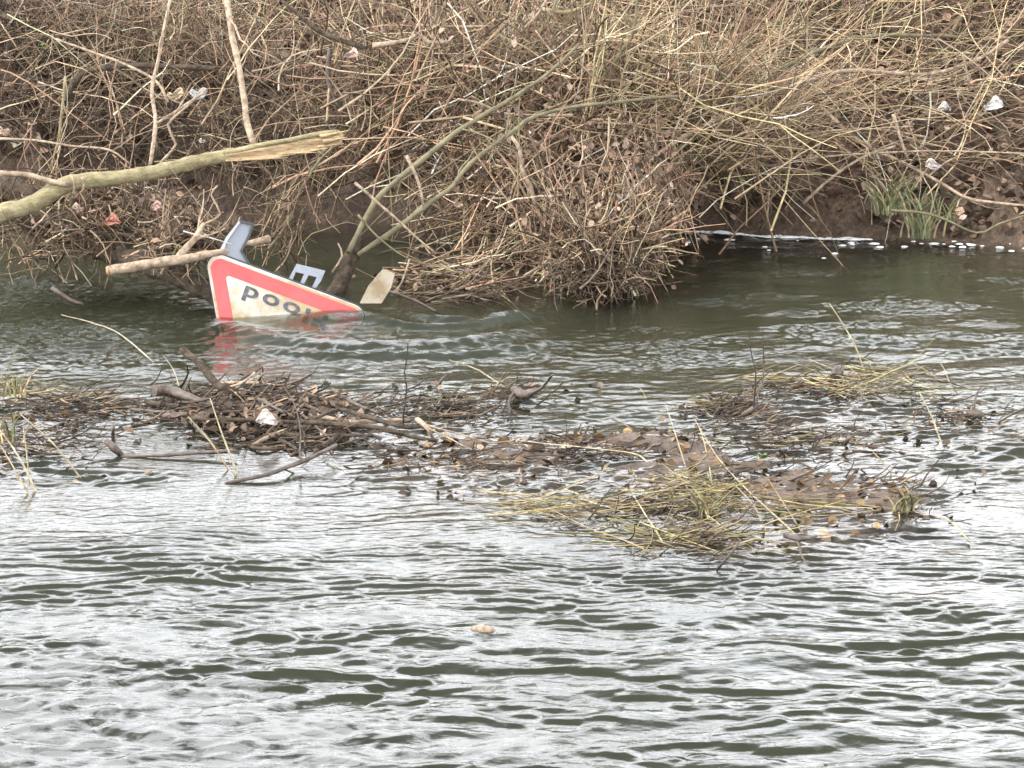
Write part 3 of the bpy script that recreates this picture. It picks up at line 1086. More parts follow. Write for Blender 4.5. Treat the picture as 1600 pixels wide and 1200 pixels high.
def blob(cx, cy, Yc, rx, ry, rz, n, Dm, Ds, L0, L1, r0, r1, pal=PALB, wig=.2, droop=.0, kids=0, bright=1., curl=.08, shell=.0):
    u = rng.normal(0, 1, (n, 3))
    u /= np.linalg.norm(u, axis=1, keepdims=True)
    rr = shell + (1 - shell) * rng.random((n, 1)) ** .5
    C_ = at(cx, cy, Yc)
    P0 = C_ + u * rr * np.array([rx, ry, rz])
    P0[:, 2] = np.maximum(P0[:, 2], np.maximum(ground(P0[:, 0], P0[:, 1]), 0) - .02)
    D_ = np.array(Dm) + rng.normal(0, 1, (n, 3)) * np.array(Ds)
    Ln = unif(L0, L1, n)
    P0 = P0 - D_ / np.linalg.norm(D_, axis=1, keepdims=True) * Ln[:, None] * .5
    P0[:, 2] = np.maximum(P0[:, 2], -.03 + .10 * rng.random(n) ** 2)
    B.twigs(P0, D_, Ln, unif(r0, r1, n), n=7, wig=wig, droop=droop, pal=pal, kids=kids, bright=bright, curl=curl)


ISO = (1, 1, 1)
blob(925, 395, 12.75, .25, .30, .18, 380, (.1, 0, .3), ISO, .2, .7, .0014, .006, PALB, .24, .05, 1, 1.1, .12)
blob(930, 440, 12.5, .17, .20, .12, 240, (0, 0, 0), (1, 1, .5), .12, .45, .002, .006, PALD, .3, .02)
blob(750, 425, 12.8, .36, .22, .07, 110, (1, 0, 0), (.5, .4, .16), .2, .8, .0018, .006, PALB, .15, 0, 0, 1.2)
blob(740, 462, 12.5, .30, .12, .02, 45, (1, 0, 0), (.5, .4, .1), .2, .6, .002, .006, PALD, .16)
blob(985, 350, 13.0, .17, .32, .28, 420, (.1, 0, 1), (.35, .35, .3), .12, .5, .0018, .006, np.vstack([PALR, PALB]), .2, 0, 0, 1.3)
blob(870, 300, 13.75, .55, .4, .38, 480, (.3, 0, .2), ISO, .25, .9, .0016, .0055, PALB, .14, .01, 1, 1.25)
blob(760, 330, 13.9, .5, .35, .30, 200, (.6, 0, .3), ISO, .3, .9, .0016, .005, PALB, .14, .01, 0, 1.2)
blob(800, 140, 14.4, 1.0, .6, .48, 800, (.5, 0, .4), ISO, .3, 1.0, .0018, .0055, PALB, .13, .01, 1, 1.2)
blob(980, 140, 14.4, .9, .5, .45, 620, (.8, 0, .35), (.8, .8, .7), .3, 1.1, .0018, .0055, np.vstack([PALY, PALB]), .12, .01, 1, 1.2)
blob(650, 120, 14.7, .7, .5, .42, 420, (.1, 0, .6), ISO, .25, .8, .0018, .005, np.vstack([PALR, PALB]), .15, .01, 1, 1.1)
blob(1100, 170, 14.2, .75, .6, .28, 380, (1, 0, .5), (.5, .6, .5), .3, 1.2, .0018, .0055, np.vstack([PALY, PALB]), .10, .02, 1, 1.25)
blob(1020, 290, 13.6, .2, .3, .24, 200, (.2, 0, -1), (.35, .35, .3), .12, .5, .0018, .0055, np.vstack([PALR, PALB]), .16, .01, 0, 1.3)
def bold(cx, cy, Yc, rx, ry, rz, n, Dm, L0, L1, r0, r1, pal, bright=1.15):
    blob(cx, cy, Yc, rx, ry, rz, n, Dm, (.7, .5, .7), L0, L1, r0 * .8, r1 * .85, pal, .17, .015, 1, bright, .10)


bold(830, 170, 13.9, 1.1, .3, .5, 110, (.7, 0, .6), .5, 1.5, .004, .009, PALB)
bold(1080, 170, 14.0, 1.0, .3, .4, 80, (1, 0, .5), .6, 1.7, .004, .008, PALY)
bold(940, 360, 12.75, .25, .2, .25, 40, (.2, 0, .7), .3, .7, .004, .008, PALB)
bold(880, 330, 13.0, .45, .2, .35, 60, (.2, 0, .3), .3, .8, .004, .008, PALB)
bold(1350, 150, 14.9, 1.2, .3, .3, 90, (1, 0, .25), .5, 1.6, .003, .007, np.vstack([PALY, PALB]))
bold(1400, 240, 14.5, 1.0, .2, .12, 35, (1, 0, -.1), .4, 1.2, .003, .006, np.vstack([PALY, PALB]))
bold(250, 120, 14.6, 1.2, .3, .4, 60, (.5, 0, .6), .4, 1.2, .003, .007, PALB)
bold(600, 80, 14.3, .8, .3, .35, 50, (.3, 0, .7), .4, 1.1, .003, .008, PALB)
B.build('drift_tangle', M['twig'], label='flood-drift tangle of twigs hanging over the river in the middle', cat='tangle', kind='stuff')

# 4 left side: sparser, darker, roots over the undercut and bundles under the olive branch
B = Batch()
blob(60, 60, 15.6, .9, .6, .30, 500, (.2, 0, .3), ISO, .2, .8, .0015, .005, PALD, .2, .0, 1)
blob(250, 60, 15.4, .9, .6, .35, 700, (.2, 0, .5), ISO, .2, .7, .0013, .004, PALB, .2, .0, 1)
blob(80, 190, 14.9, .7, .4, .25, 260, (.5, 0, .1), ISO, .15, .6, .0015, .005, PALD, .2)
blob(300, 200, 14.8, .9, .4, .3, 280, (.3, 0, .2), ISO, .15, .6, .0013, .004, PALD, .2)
blob(200, 335, 12.9, .42, .3, .13, 600, (.5, 0, .3), ISO, .1, .45, .0013, .0045, np.vstack([PALB, PALD]), .25, .01)
blob(150, 370, 12.6, .30, .15, .08, 260, (.8, 0, -.3), ISO, .1, .5, .0015, .005, np.vstack([PALB, PALD]), .25)
blob(290, 380, 12.2, .22, .2, .10, 280, (.8, 0, .3), ISO, .08, .35, .0015, .005, PALB, .25)
blob(60, 330, 12.9, .35, .3, .25, 250, (.3, 0, .5), ISO, .15, .5, .0015, .005, PALB, .22)
blob(445, 340, 13.4, .15, .2, .25, 130, (.2, 0, .8), (.6, .5, .6), .15, .5, .0013, .004, PALB, .2)
blob(420, 230, 14.6, .6, .3, .25, 200, (.3, 0, .5), ISO, .2, .6, .0013, .004, np.vstack([PALB, PALD]), .2)
blob(560, 220, 14.6, .5, .3, .28, 200, (.5, 0, .3), ISO, .2, .7, .0013, .004, PALB, .2)
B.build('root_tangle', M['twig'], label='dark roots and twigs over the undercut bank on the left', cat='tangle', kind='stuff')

# 5 litter
PALL = np.array([[.22, .14, .10], [.15, .10, .07], [.34, .23, .17], [.10, .07, .05], [.44, .32, .25], [.12, .09, .07], [.28, .18, .12]])
B = Batch()
n = 16000
x_ = unif(-4.5, 4.5, n)
y_ = yb(x_) + .12 + 3.2 * rng.random(n)
P = np.stack([x_, y_, ground(x_, y_) + .01 + .10 * rng.random(n) ** 2], -1)
B.leaves(P, .055, PALL)
n = 5200
C_ = [at(930, 360, 12.9), at(860, 250, 13.6), at(700, 440, 12.7), at(980, 300, 13.3), at(200, 330, 12.85), at(290, 375, 12.2), at(800, 120, 14.3)]
sz = [(.40, .45, .30), (.5, .5, .4), (.4, .25, .06), (.25, .35, .3), (.4, .25, .14), (.2, .15, .08), (.9, .5, .4)]
w_ = rng.choice(len(C_), n, p=[.24, .18, .03, .16, .14, .07, .18])
P = np.array(C_)[w_] + rng.normal(0, .45, (n, 3)) * np.array(sz)[w_]
P[:, 2] = np.maximum(P[:, 2], .01)
B.leaves(P, .034, PALL, flat=1)
B.build('leaf_litter', M['leaf'], label='brown dead leaves scattered over the mud and caught in the twigs', cat='leaves', kind='stuff')

# ============================================================ SINGLE LEAVES, SCRAPS
def scrap(name, px, py, Yv, size, col, label, cat, m='leaf', seed=0, group=None):
    g = np.random.default_rng(seed)
    k = 9
    V_, Fq = [], []
    c_ = at(px, py, Yv)
    for i in range(k):
        for j_ in range(k):
            u, v = i / (k - 1) - .5, j_ / (k - 1) - .5
            sh = math.sqrt(max(.02, 1 - (2.0 * u) ** 2)) * (.85 + .15 * math.sin(9 * u + seed))
            V_.append(c_ + np.array([u * size, .25 * size * math.sin(5 * u + seed) * v + .01 * g.normal(), v * size * .7 * sh
                                     + .12 * size * math.sin(6 * u + seed)]))
    for i in range(k - 1):
        for j_ in range(k - 1):
            a = i * k + j_
            Fq.append((a, a + k, a + k + 1, a + 1))
    me = raw_mesh(name, np.array(V_), np.array(Fq), 4, np.tile(np.array([col]), (k * k, 1)), True, M[m])
    o = link(name, me, None, label, cat, group)
    rebase(o)
    sm = o.modifiers.new('thick', 'SOLIDIFY')
    sm.thickness = .0015
    return o


scrap('leaf', 175, 345, 12.45, .085, (.55, .25, .19), 'curled reddish brown leaf hanging below the olive branch', 'leaf', seed=1)
scrap('leaf', 247, 324, 12.5, .075, (.50, .33, .27), 'curled pinkish leaf right of the reddish one under the branch', 'leaf', seed=2)
scrap('leaf', 122, 325, 12.5, .06, (.62, .46, .38), 'pale pink leaf just below the bark strips of the branch', 'leaf', seed=3)
scrap('leaf', 5, 205, 12.9, .07, (.6, .45, .34), 'tan leaf at the left edge above the olive branch', 'leaf', seed=4)
scrap('plastic_scrap', 310, 146, 14.3, .10, (.70, .72, .72), 'white plastic scrap caught on the mud above the olive branch', 'scrap', seed=5)
scrap('leaf', 275, 148, 14.35, .10, (.50, .40, .26), 'yellowish leaf beside the white scrap', 'leaf', seed=6)
scrap('plastic_scrap', 1553, 163, 14.7, .11, (.78, .78, .76), 'white rag scrap on the right bank, near the right edge', 'scrap', seed=7)
scrap('plastic_scrap', 1476, 168, 14.7, .08, (.66, .64, .60), 'small whitish scrap left of the white rag on the bank', 'scrap', seed=8)
scrap('leaf', 1458, 258, 14.2, .09, (.60, .52, .50), 'pale curled leaf right of the grass tuft top', 'leaf', seed=9)
scrap('leaf', 1226, 226, 14.4, .07, (.62, .52, .40), 'bleached leaf at the top edge of the bare mud', 'leaf', seed=10)
scrap('leaf', 1085, 305, 14.5, .06, (.55, .36, .25), 'orange brown leaf low on the mud right of the tangle', 'leaf', seed=11)
scrap('leaf', 1217, 34, 15.6, .06, (.22, .30, .14), 'small fresh green leaf near the top edge', 'leaf', seed=12)
scrap('leaf', 550, 85, 13.8, .08, (.62, .44, .38), 'pinkish leaf on the knobbly branch at the thicket top', 'leaf', seed=13)
scrap('leaf', 923, 105, 13.8, .06, (.60, .46, .28), 'tan leaf hanging high in the thicket', 'leaf', seed=14)
scrap('leaf', 68, 70, 14.6, .04, (.24, .34, .14), 'tiny bright green leaf at the upper left', 'leaf', seed=15)
scrap('leaf', 316, 220, 14.0, .035, (.8, .72, .64), 'tiny cream leaf on dark mud above the olive branch', 'leaf', seed=16)

# grass tuft on the right bank
def tuft(name, px, py, Yv, n, hgt, spread, label, pal, seed, cat='grass tuft', group=None, wd=.006, root=.05):
    g = np.random.default_rng(seed)
    c_ = at(px, py, Yv)
    V_, Fq, C_ = [], [], []
    k = 8
    for i in range(n):
        a = g.normal(0, spread)
        dx, dy = math.sin(a), g.normal(0, .45)
        hl = hgt * (.45 + .6 * g.random())
        p0 = c_ + np.array([g.normal(0, root), g.normal(0, root * .8), 0])
        col = pal[g.integers(0, len(pal))] * (.7 + .5 * g.random())
        b = len(V_)
        pr = p0.copy()
        tilt = .35 + .55 * abs(dx) * g.random() + .25 * g.random()
        for s in range(k):
            t_ = s / (k - 1)
            el = R(86) - tilt * 2.6 * t_ ** 1.3
            stp = hl / (k - 1)
            if s:
                pr = pr + np.array([dx / (abs(dx) + abs(dy) + .01) * math.cos(el), dy / (abs(dx) + abs(dy) + .01) * math.cos(el),
                                    math.sin(el)]) * stp
            w = wd * (1 - t_ ** 2) + .0006
            V_ += [pr + np.array([w * .8, w * .3, 0]), pr + np.array([0, -w * .5, -.3 * w]), pr - np.array([w * .8, w * .1, 0])]
            C_ += [col] * 3
        for s in range(k - 1):
            a0 = b + s * 3
            Fq += [(a0, a0 + 1, a0 + 4, a0 + 3), (a0 + 1, a0 + 2, a0 + 5, a0 + 4)]
    me = raw_mesh(name, np.array(V_), np.array(Fq), 4, np.array(C_), True, M['straw'])
    o = link(name, me, None, label, cat, group)
    rebase(o)
    return o


PG = np.array([[.15, .18, .07], [.20, .23, .10], [.32, .30, .15], [.42, .37, .22], [.12, .14, .06]])
tuft('grass_tuft', 1385, 335, 14.25, 34, .42, .8, 'green grass tuft arching on the right bank above the waterline', PG, 31, wd=.007)
tuft('grass_tuft', 1432, 372, 14.15, 26, .50, .7, 'taller yellow-green grass tuft rooted at the right waterline', PG, 32, wd=.007)
tuft('grass_tuft', 1475, 345, 14.3, 16, .26, .9, 'small ragged grass tuft right of the two green tufts', PG, 33, wd=.005)

# foam along the far bank
B = Batch()
g = np.random.default_rng(50)
line = np.array([onw(*p) for p in [(1000, 358), (1040, 362), (1080, 357), (1140, 362), (1200, 366), (1260, 372), (1320, 379), (1362, 381)]])
Pl, _ = smooth_poly(line, np.ones(len(line)), .006)
V_, Fq = [], []


def dome(c_, rx, ry, rz):
    b = len(V_)
    for i in range(4):
        ph = i / 3.0 * math.pi / 2
        for j_ in range(8):
            a = j_ / 8 * 2 * math.pi
            q = .85 + .3 * g.random()
            V_.append(c_ + np.array([rx * math.cos(ph) * math.cos(a) * q, ry * math.cos(ph) * math.sin(a) * q, rz * math.sin(ph) - .003]))
    for i in range(3):
        for j_ in range(8):
            a = b + i * 8 + j_
            a2 = b + i * 8 + (j_ + 1) % 8
            Fq.append((a, a2, a2 + 8, a + 8))


for p in Pl:
    yy = np.linspace(p[1] - .5, p[1] + .5, 200)
    gz = ground(np.full(200, p[0]), yy)
    p = np.array([p[0], yy[np.argmax(gz > -.004)] - .012 + .012 * math.sin(p[0] * 9) + .006 * math.sin(p[0] * 31), 0])
    if g.random() < .8 + .25 * math.sin(p[0] * 23):
        rr = .005 + .011 * g.random() ** 2 * (1 + .6 * math.sin(p[0] * 17))
        dome(p + np.array([0, g.normal(0, .008), .005]), rr * 2.4, rr * 1.5, rr * .6)
for _ in range(24):
    q = onw(g.uniform(1000, 1600), 365 + abs(g.normal(0, 14)) + 8)
    rr = .004 + .010 * g.random()
    dome(q + np.array([0, 0, .006]), rr * 1.8, rr * 1.8, rr * .6)
for _ in range(16):
    q = onw(g.uniform(1365, 1600), 384 + g.normal(0, 3))
    rr = .006 + .010 * g.random()
    dome(q + np.array([0, 0, .006]), rr * 2, rr * 1.6, rr * .6)
M['foam'] = noisy('foam', (.72, .72, .70), (.86, .86, .85), 60, .6, .5, 200)
link('foam', raw_mesh('foam', np.array(V_), np.array(Fq), 4, None, True, M['foam']), None,
     'white line of foam along the waterline of the right bank', 'foam', kind='stuff')

# ============================================================ THE BAR: DRIFT PILE, STICKS AND STRAW
GP = 'sticks of the drift pile on the bar'


def onbar(pts, zs):
    return [onw(p[0], p[1], z) for p, z in zip(pts, zs)]


def wstick(name, pts, zs, w, m, label, cat, group=None, **kw):
    """a stick lying on or standing out of the shallow water; zs = heights above the water"""
    SEED[0] += 1
    # keep each point in the photograph's direction while it rises: use the depth of the waterline foot
    P_ = []
    for p, z in zip(pts, zs):
        if isinstance(z, tuple):
            P_.append(at(p[0], p[1], z[0]))
        else:
            P_.append(onw(p[0], p[1], z))
    n_ = len(P_)
    if not hasattr(w, '__len__'):
        w = [w] * n_
    elif len(w) != n_:
        w = list(np.interp(np.linspace(0, 1, n_), np.linspace(0, 1, len(w)), w))
    rad = [w[i] / 2 * P_[i][1] / F for i in range(n_)]
    me = limb_mesh(name, P_, rad, m, seed=SEED[0], **kw)
    o = link(name, me, None, label, cat, group)
    rebase(o)
    return o


wstick('bent_stick', [(284, 546), (296, 556), (312, 568), (325, 588), (338, 603), (356, 606)], [(9.95,), (9.93,), (9.9,), (9.87,), (9.85,), (9.8,)], [11, 13, 13, 12],
       M['brownbark'], 'bent thick brown stick rearing up from the drift pile', 'stick', GP, sides=10)
wstick('stub_log', [(238, 612), (262, 610), (300, 622), (350, 640)], [.06, .06, .05, .03], [20, 16, 12], M['wetbark'], 'short knobby log end at the left of the drift pile', 'log', GP, sides=10)
wstick('long_stick', [(290, 655), (420, 657), (560, 665), (620, 676), (682, 690)], [.06, .06, .05, .03, .0], [5, 8, 9, 6], M['brownbark'], 'longest grey stick lying level across the front of the drift pile', 'stick', GP, shoots=2)
wstick('stick', [(352, 756), (420, 740), (470, 722), (500, 708), (525, 695)], [.0, .02, .03, .05, .06], [6, 8, 6], M['wetbark'], 'dark wet stick curving in front of the drift pile', 'stick', GP, shoots=2)
wstick('stick', [(190, 713), (250, 712), (310, 707), (370, 704)], [.0, .01, .02, .03], [5, 6], M['wetbark'], 'thin dark stick lying in the water left of the drift pile', 'stick', GP)
wstick('stick', [(165, 690), (178, 700), (192, 712)], [.05, .03, .0], [12, 16, 8], M['wetbark'], 'dark stub beside the thin stick left of the pile', 'stick', GP)
wstick('stick', [(490, 655), (530, 640), (572, 652), (640, 668), (672, 660)], [.06, .07, .06, .04, .02], [6, 8, 6], M['brownbark'], 'crooked brown stick on the right of the drift pile', 'stick', GP, shoots=2)
wstick('stick', [(650, 655), (668, 668), (676, 684)], [.10, .08, .04], [8, 6], M['palebark'], 'short forked pale stick at the right tip of the pile', 'stick', GP, shoots=2)
wstick('stick', [(350, 606), (375, 600), (392, 588), (398, 582)], [.11, .13, .16, .17], [4, 4], M['palebark'], 'small pale twig next to the bent stick', 'twig', GP)
for i, (a, b, zz) in enumerate([((200, 640), (330, 655), .03), ((230, 628), (360, 632), .06), ((250, 650), (420, 640), .07), ((300, 612), (430, 632), .09),
                                ((340, 620), (470, 612), .10), ((360, 650), (500, 640), .10), ((380, 668), (540, 690), .05), ((400, 612), (520, 650), .10),
                                ((420, 640), (580, 660), .09), ((390, 700), (520, 660), .05), ((450, 690), (600, 680), .04), ((410, 676), (480, 720), .03),
                                ((470, 620), (450, 670), .11), ((500, 700), (560, 640), .06), ((330, 600), (460, 606), .12), ((280, 640), (340, 700), .03),
                                ((370, 690), (470, 700), .02), ((520, 610), (600, 650), .06), ((250, 615), (330, 650), .08), ((480, 650), (640, 655), .06),
                                ((360, 600), (480, 660), .13), ((400, 605), (560, 640), .11), ((430, 618), (520, 690), .10), ((300, 630), (520, 625), .11)]):
    random.seed(i + 300)
    mid = ((a[0] + b[0]) / 2 + random.uniform(-12, 12), (a[1] + b[1]) / 2 + random.uniform(-7, 7))
    wstick('stick', [a, mid, b], [zz * .38 - .02, zz * .38 + .008, zz * .38 - .02], [random.uniform(6, 12), random.uniform(3, 7)],
           M[['wetbark', 'brownbark', 'wetbark', 'brownbark', 'palebark'][i % 5]],
           'brown sticks heaped crosswise in the middle of the drift pile', 'stick', GP, shoots=int(i % 4 == 0), knob=.12)

B = Batch()


def heap(px, py, sx_, sy_, z0, z1, n, Dm, Ds, L0, L1, r0, r1, pal, n_pt=6, wig=.15):
    cx = px + sx_ * rng.normal(0, .5, n)
    cy = py + sy_ * rng.normal(0, .5, n)
    P0 = np.array([onw(a, b, 0) for a, b in zip(cx, cy)])
    P0[:, 2] = z0 + (z1 - z0) * rng.random(n) * np.exp(-((cx - px) / sx_) ** 2 - ((cy - py) / sy_) ** 2)
    D_ = np.array(Dm) + rng.normal(0, 1, (n, 3)) * np.array(Ds)
    Ln = unif(L0, L1, n)
    D_ = D_ / np.linalg.norm(D_, axis=1, keepdims=True)
    P0 = P0 - D_ * Ln[:, None] * .5
    B.twigs(P0, D_, Ln, unif(r0, r1, n), n=n_pt, wig=wig, pal=pal, curl=.05)


PALW = np.array([[.07, .05, .038], [.10, .07, .05], [.045, .033, .026], [.15, .11, .075], [.28, .21, .14]])
heap(400, 640, 150, 34, -.01, .06, 520, (1, 0, 0), (.7, .9, .08), .05, .28, .0018, .007, PALW)
heap(450, 690, 130, 26, -.015, .03, 260, (1, 0, 0), (.8, .9, .08), .04, .22, .0015, .005, PALW)
heap(130, 640, 130, 30, -.01, .03, 260, (1, 0, 0), (.4, .8, .1), .04, .2, .0015, .004, PALW)
heap(80, 690, 120, 30, -.01, .02, 160, (1, 0, 0), (.4, .8, .1), .04, .2, .0015, .004, PALW)
for a, b, s1, s2, n in [(730, 640, 70, 16, 120), (800, 615, 40, 12, 60), (1150, 640, 60, 18, 150), (900, 700, 130, 24, 130), (1240, 690, 160, 30, 170),
                        (1300, 610, 130, 24, 160), (1020, 800, 150, 26, 110), (1200, 760, 180, 30, 90), (1400, 780, 120, 30, 50),
                        (620, 640, 80, 24, 80), (1500, 650, 80, 30, 60), (1100, 850, 130, 16, 60), (700, 720, 200, 26, 70)]:
    heap(a, b, s1 * 1.15, s2 * 1.2, -.016, .018, int(n * 1.8), (1, 0, 0), (.4, .8, .12), .03, .22, .0015, .004, PALW)
B.build('river_debris', M['twig'], label='small dark twigs and scraps lodged across the shallow bar', cat='debris', kind='stuff')

# bits of leaf and bark poking out all over the bar
B = Batch()
n = 700
qx, qy = unif(-20, 1600, n), 590 + 240 * rng.random(n)
P = np.array([onw(a, b, .004) for a, b in zip(qx, qy)])
ok = barmask(P[:, 0], P[:, 1]) > .5
B.leaves(P[ok], .024, np.array([[.10, .075, .06], [.16, .11, .085], [.06, .045, .035], [.32, .25, .18]]), flat=.35)
P = np.array([onw(400 + 120 * rng.normal(0, .6), 645 + 26 * rng.normal(0, .6), .01 + .05 * rng.random()) for _ in range(380)])
B.leaves(P, .035, np.array([[.16, .11, .08], [.26, .18, .13], [.08, .055, .04]]))
x_, y_ = unif(-3.2, 3.2, 4500), unif(7.6, 11, 4500)
k_ = barmask(x_, y_) > .5
P = np.stack([x_, y_, ground(x_, y_) + .004], -1)[k_]
B.leaves(P, .034, np.array([[.20, .12, .06], [.28, .18, .09], [.12, .075, .045], [.34, .25, .13]]), flat=.1)
B.build('wet_leaves', M['leaf'], label='dark wet leaf scraps scattered over the shallow bar', cat='leaves', kind='stuff')

scrap('leaf', 418, 655, 9.35, .085, (.72, .66, .62), 'pale pinkish white leaf lying in the middle of the drift pile', 'leaf', seed=21)

# straw: single stalks one can pick out
GS = 'single straw stalks in the shallows'
SC = [(.46, .38, .22), (.50, .43, .27), (.38, .29, .16), (.52, .46, .32)]
stalks = [
    ([(294, 651), (330, 692), (366, 736)], 5, 'pale straw leaning left of centre across the front of the drift pile'),
    ([(328, 622), (348, 680), (376, 742)], 6, 'thickest pale straw standing out of the drift pile front'),
    ([(360, 608), (380, 626), (402, 650)], 4, 'short straw just right of the bent stick'),
    ([(-8, 662), (28, 712), (62, 768)], 7, 'thick straw standing in the water at the left edge'),
    ([(0, 695), (24, 735), (52, 772)], 5, 'lower straw beside the thick one at the left edge'),
    ([(32, 648), (80, 690), (132, 742)], 5, 'long straw slanting right from the left grass clump'),
    ([(36, 668), (41, 705), (46, 742)], 5, 'upright straw between the slanting ones at the left edge'),
    ([(96, 492), (150, 506), (190, 524), (240, 556)], 4, 'feathery pale stem drifting on the channel left of the sign'),
    ([(255, 555), (272, 580), (282, 602)], 3, 'short pale stem between bent stick and drifting stem'),
    ([(702, 562), (750, 580), (802, 606)], 4, 'pale stalk with a dark lump at its lower end mid river'),
    ([(992, 600), (1005, 612), (1012, 622)], 3, 'tiny pale stalk right of the middle of the bar'),
    ([(1040, 632), (1056, 680), (1076, 730)], 4, 'thin straw standing left of the tallest pair on the bar'),
    ([(1086, 656), (1120, 712), (1160, 758), (1205, 800), (1262, 838)], 5, 'longest straw sweeping down right across the clump'),
    ([(1090, 662), (1100, 690), (1106, 712)], 4, 'short straw beside the top of the longest one'),
    ([(1200, 748), (1230, 795), (1262, 832)], 4, 'straight straw leaning on the right of the big clump'),
    ([(1150, 760), (1178, 790), (1196, 815)], 4, 'middle straw leaning in the big clump'),
    ([(1066, 742), (1090, 772), (1108, 798)], 5, 'bright yellow straw crossing the big clump top'),
    ([(985, 765), (1000, 790), (1036, 834)], 5, 'yellow straw slanting down at the left of the big clump'),
    ([(870, 800), (920, 825), (985, 848), (1040, 862)], 5, 'long yellow straw lying in front of the big clump'),
    ([(800, 686), (860, 694), (940, 702), (1000, 712), (1022, 728)], 5, 'long level straw lying in the brown shallows'),
    ([(1296, 474), (1318, 508), (1336, 540), (1356, 584)], 4, 'lone arched stalk standing in the channel at right'),
    ([(1436, 612), (1456, 652), (1474, 690)], 5, 'tan stalk standing near the right side of the bar'),
    ([(1364, 706), (1384, 728), (1404, 748)], 4, 'straw leaning over the green weed clump'),
    ([(1470, 568), (1478, 582), (1488, 600)], 3, 'tiny stalk right of the upper straw clump'),
    ([(1430, 800), (1480, 812), (1516, 832)], 4, 'straw pointing right from the green weed clump'),
    ([(1230, 850), (1180, 842), (1130, 846)], 4, 'low straw in front of the big clump'),
]
for pts, w_, lab in stalks:
    SEED[0] += 1
    foot_y = onw(*pts[-1])[1]
    lying = 'lying' in lab or 'drifting' in lab or 'level' in lab or 'low straw' in lab or 'pointing' in lab or 'sweeping' in lab
    P_ = []
    for i, p in enumerate(pts):
        if lying:
            P_.append(onw(p[0], p[1], .02 + .02 * math.sin(i)))
        else:
            P_.append(at(p[0], p[1], foot_y + .05 * (len(pts) - 1 - i)))
    P_[-1] = P_[-1] - np.array([0, 0, .03])
    rad = [w_ * .68 / 2 * q[1] / F * (.4 + .6 * i / (len(P_) - 1)) for i, q in enumerate(P_)]
    me = limb_mesh('straw_stalk', P_, rad, M['straw'], seed=SEED[0], sides=6, wob=.15, knob=.06, col=SC[SEED[0] % 4])
    rebase(link('straw_stalk', me, None, lab, 'straw', GS))
wstick('twig', [(800, 606), (812, 614), (826, 616), (838, 606)], [.03, .05, .05, .08], [8, 18, 16, 4], M['wetbark'], 'dark lump of wet bark at the foot of a pale stalk', 'bark', shoots=3)
wstick('twig', [(1120, 890), (1138, 870), (1156, 846)], [.0, .05, .09], [4, 4], M['wetbark'], 'thin dark forked twig in open water below the big straw clump', 'twig', shoots=1)
wstick('twig', [(1225, 836), (1250, 842), (1276, 838)], [.02, .04, .03], [10, 12, 5], M['wetbark'], 'dark red-brown scrap at the right end of the big clump', 'bark', shoots=1)
wstick('twig', [(1304, 590), (1310, 578), (1318, 574)], [.03, .05, .05], [14, 16, 8], M['wetbark'], 'dark lump on the upper right straw clump', 'bark')
wstick('twig', [(1160, 650), (1178, 638), (1190, 628)], [.02, .05, .07], [8, 8, 3], M['wetbark'], 'dark forked twig end on the middle straw mat', 'twig', shoots=3)
wstick('twig', [(1320, 695), (1324, 688), (1328, 683)], [.02, .05, .06], [7, 9], M['wetbark'], 'tiny dark peg sticking out of the brown shallows', 'twig')
wstick('twig', [(1516, 650), (1524, 644), (1530, 650)], [.02, .04, .02], [12, 14], M['wetbark'], 'dark knot near the right edge of the bar', 'twig', shoots=1)
wstick('twig', [(1560, 660), (1580, 648), (1610, 634)], [.01, .04, .08], [3, 4], M['wetbark'], 'thin dark twig reaching in from the right edge', 'twig')
wstick('twig', [(684, 604), (690, 594), (697, 586)], [.0, .03, .05], [5, 4], M['wetbark'], 'small dark peg right of the drift pile', 'twig')
wstick('twig', [(176, 680), (177, 672), (178, 664)], [.0, .03, .05], [6, 5], M['wetbark'], 'small dark peg left of the drift pile', 'twig')
wstick('pebble', [(735, 985), (757, 983), (775, 988)], [.0, .01, .0], [8, 17, 8], M['palebark'], 'yellowish stone breaking the surface in the near ripples', 'stone', sides=10)
scrap('weed_leaf', 1192, 712, 8.95, .035, (.16, .22, .09), 'small upright green leaf above the big straw clump', 'leaf', seed=30)

# straw clumps
PS = np.array([[.56, .46, .22], [.42, .40, .16], [.50, .41, .20], [.40, .31, .15], [.58, .49, .29], [.30, .22, .12], [.26, .25, .11], [.24, .16, .10], [.14, .10, .07]])


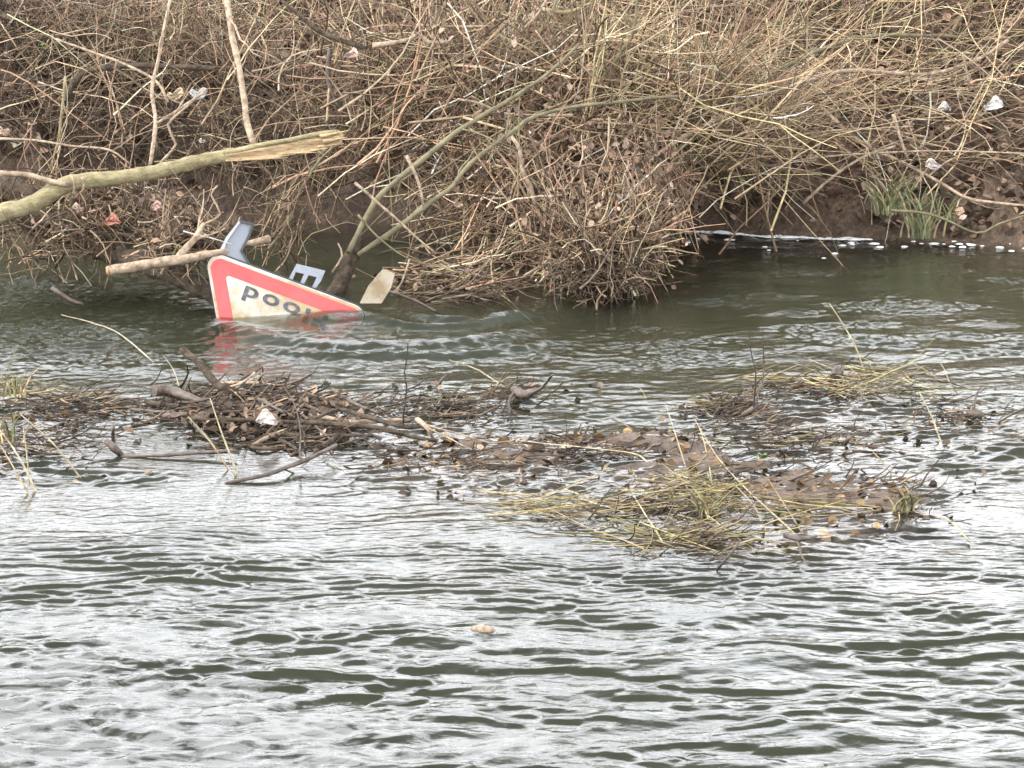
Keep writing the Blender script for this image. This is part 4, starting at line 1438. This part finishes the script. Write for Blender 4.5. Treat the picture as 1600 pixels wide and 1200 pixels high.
def clump(label, px, py, sx_, sy_, n, ang, da, L0, L1, zt, seed, pal=PS, cat='straw clump'):
    """stalks of one clump, ang = heading in the picture plane of the water (degrees, clockwise)"""
    g = np.random.default_rng(seed)
    bt = Batch()
    n = int(n * .95)
    da = da * 1.35
    cx, cy = px + sx_ * g.normal(0, .55, n), py + sy_ * g.normal(0, .55, n)
    P0 = np.array([onw(a, b, 0) for a, b in zip(cx, cy)])
    P0[:, 2] = -.018 + zt * g.random(n)
    a = R(ang) + g.normal(0, R(da), n)
    a += np.where(g.random(n) < .12, 1.2, 0)
    Ln = L0 + (L1 - L0) * g.random(n)
    D_ = np.stack([np.cos(a), -np.sin(a), g.normal(0, .10, n)], -1)
    P0 = P0 - D_ * Ln[:, None] * .5
    P_ = walk(P0, D_, Ln, 6, .05, .0, g, .05)
    P_[:, :, 2] = np.maximum(P_[:, :, 2], -.02)
    bt.add(P_, (.0012 + .0022 * g.random((n, 1))) * np.linspace(1, .5, 6)[None], tint(n, pal, .6, 1.15, g))
    me = raw_mesh('straw_clump', np.concatenate(bt.V), np.concatenate(bt.Q), 4, np.concatenate(bt.C), False, M['straw'])
    o = link('straw_clump', me, None, label, cat, 'straw clumps on the bar')
    rebase(o)


clump('largest yellow straw clump in the brown shallows at right centre', 1080, 785, 80, 26, 150, 25, 45, .08, .35, .09, 61)
clump('tan straw mat trailing to the left of the largest clump', 900, 800, 110, 16, 110, 22, 14, .15, .45, .04, 62)
clump('bright straw band lying in front of the largest clump', 1060, 842, 110, 12, 90, 18, 12, .15, .5, .03, 63)
clump('straw band running right from the largest clump', 1230, 795, 110, 14, 70, 24, 10, .15, .5, .04, 64)
clump('upper right straw clump at the far edge of the bar', 1360, 605, 80, 16, 110, 35, 20, .15, .5, .06, 65)
clump('thin straw row left of the upper right clump', 1235, 592, 70, 6, 40, 8, 10, .15, .4, .02, 66)
clump('brown straw mat in the middle of the bar', 1140, 635, 50, 12, 60, 40, 20, .1, .35, .03, 67, PS * .7)
clump('faint straw strands above the brown shallows', 1200, 690, 130, 12, 50, 25, 10, .15, .5, .01, 68, PS * .8)
clump('short brown straw mat right of the drift pile', 750, 622, 60, 10, 60, 12, 20, .08, .3, .02, 69, PS * .6)
clump('yellow-green clump at the left edge of the bar', 25, 612, 45, 14, 70, 0, 40, .08, .3, .05, 70)
clump('small straw wisp lying right of the left edge clump', 120, 622, 60, 8, 30, 8, 20, .1, .3, .03, 71)
tuft('weed_clump', 1412, 800, 8.35, 34, .15, .9, 'green and brown weed clump standing in the brown shallows', np.vstack([PG, PS[3:]]), 72, cat='weed', wd=.003, root=.018)
tuft('weed_clump', 1100, 808, 8.3, 26, .14, 1.0, 'bright green weed sprig inside the largest straw clump', np.vstack([PG, PS]), 73, cat='weed', wd=.003, root=.018)
tuft('grass_tuft', 12, 618, 10.0, 24, .14, .7, 'yellow-green grass tuft at the far left of the bar', np.vstack([PG, PS]), 74, wd=.003, root=.03)
tuft('grass_tuft', 10, 690, 9.3, 14, .18, .5, 'sparse olive grass tuft behind the straws at the left edge', np.vstack([PG, PS]), 75, wd=.003, root=.03)
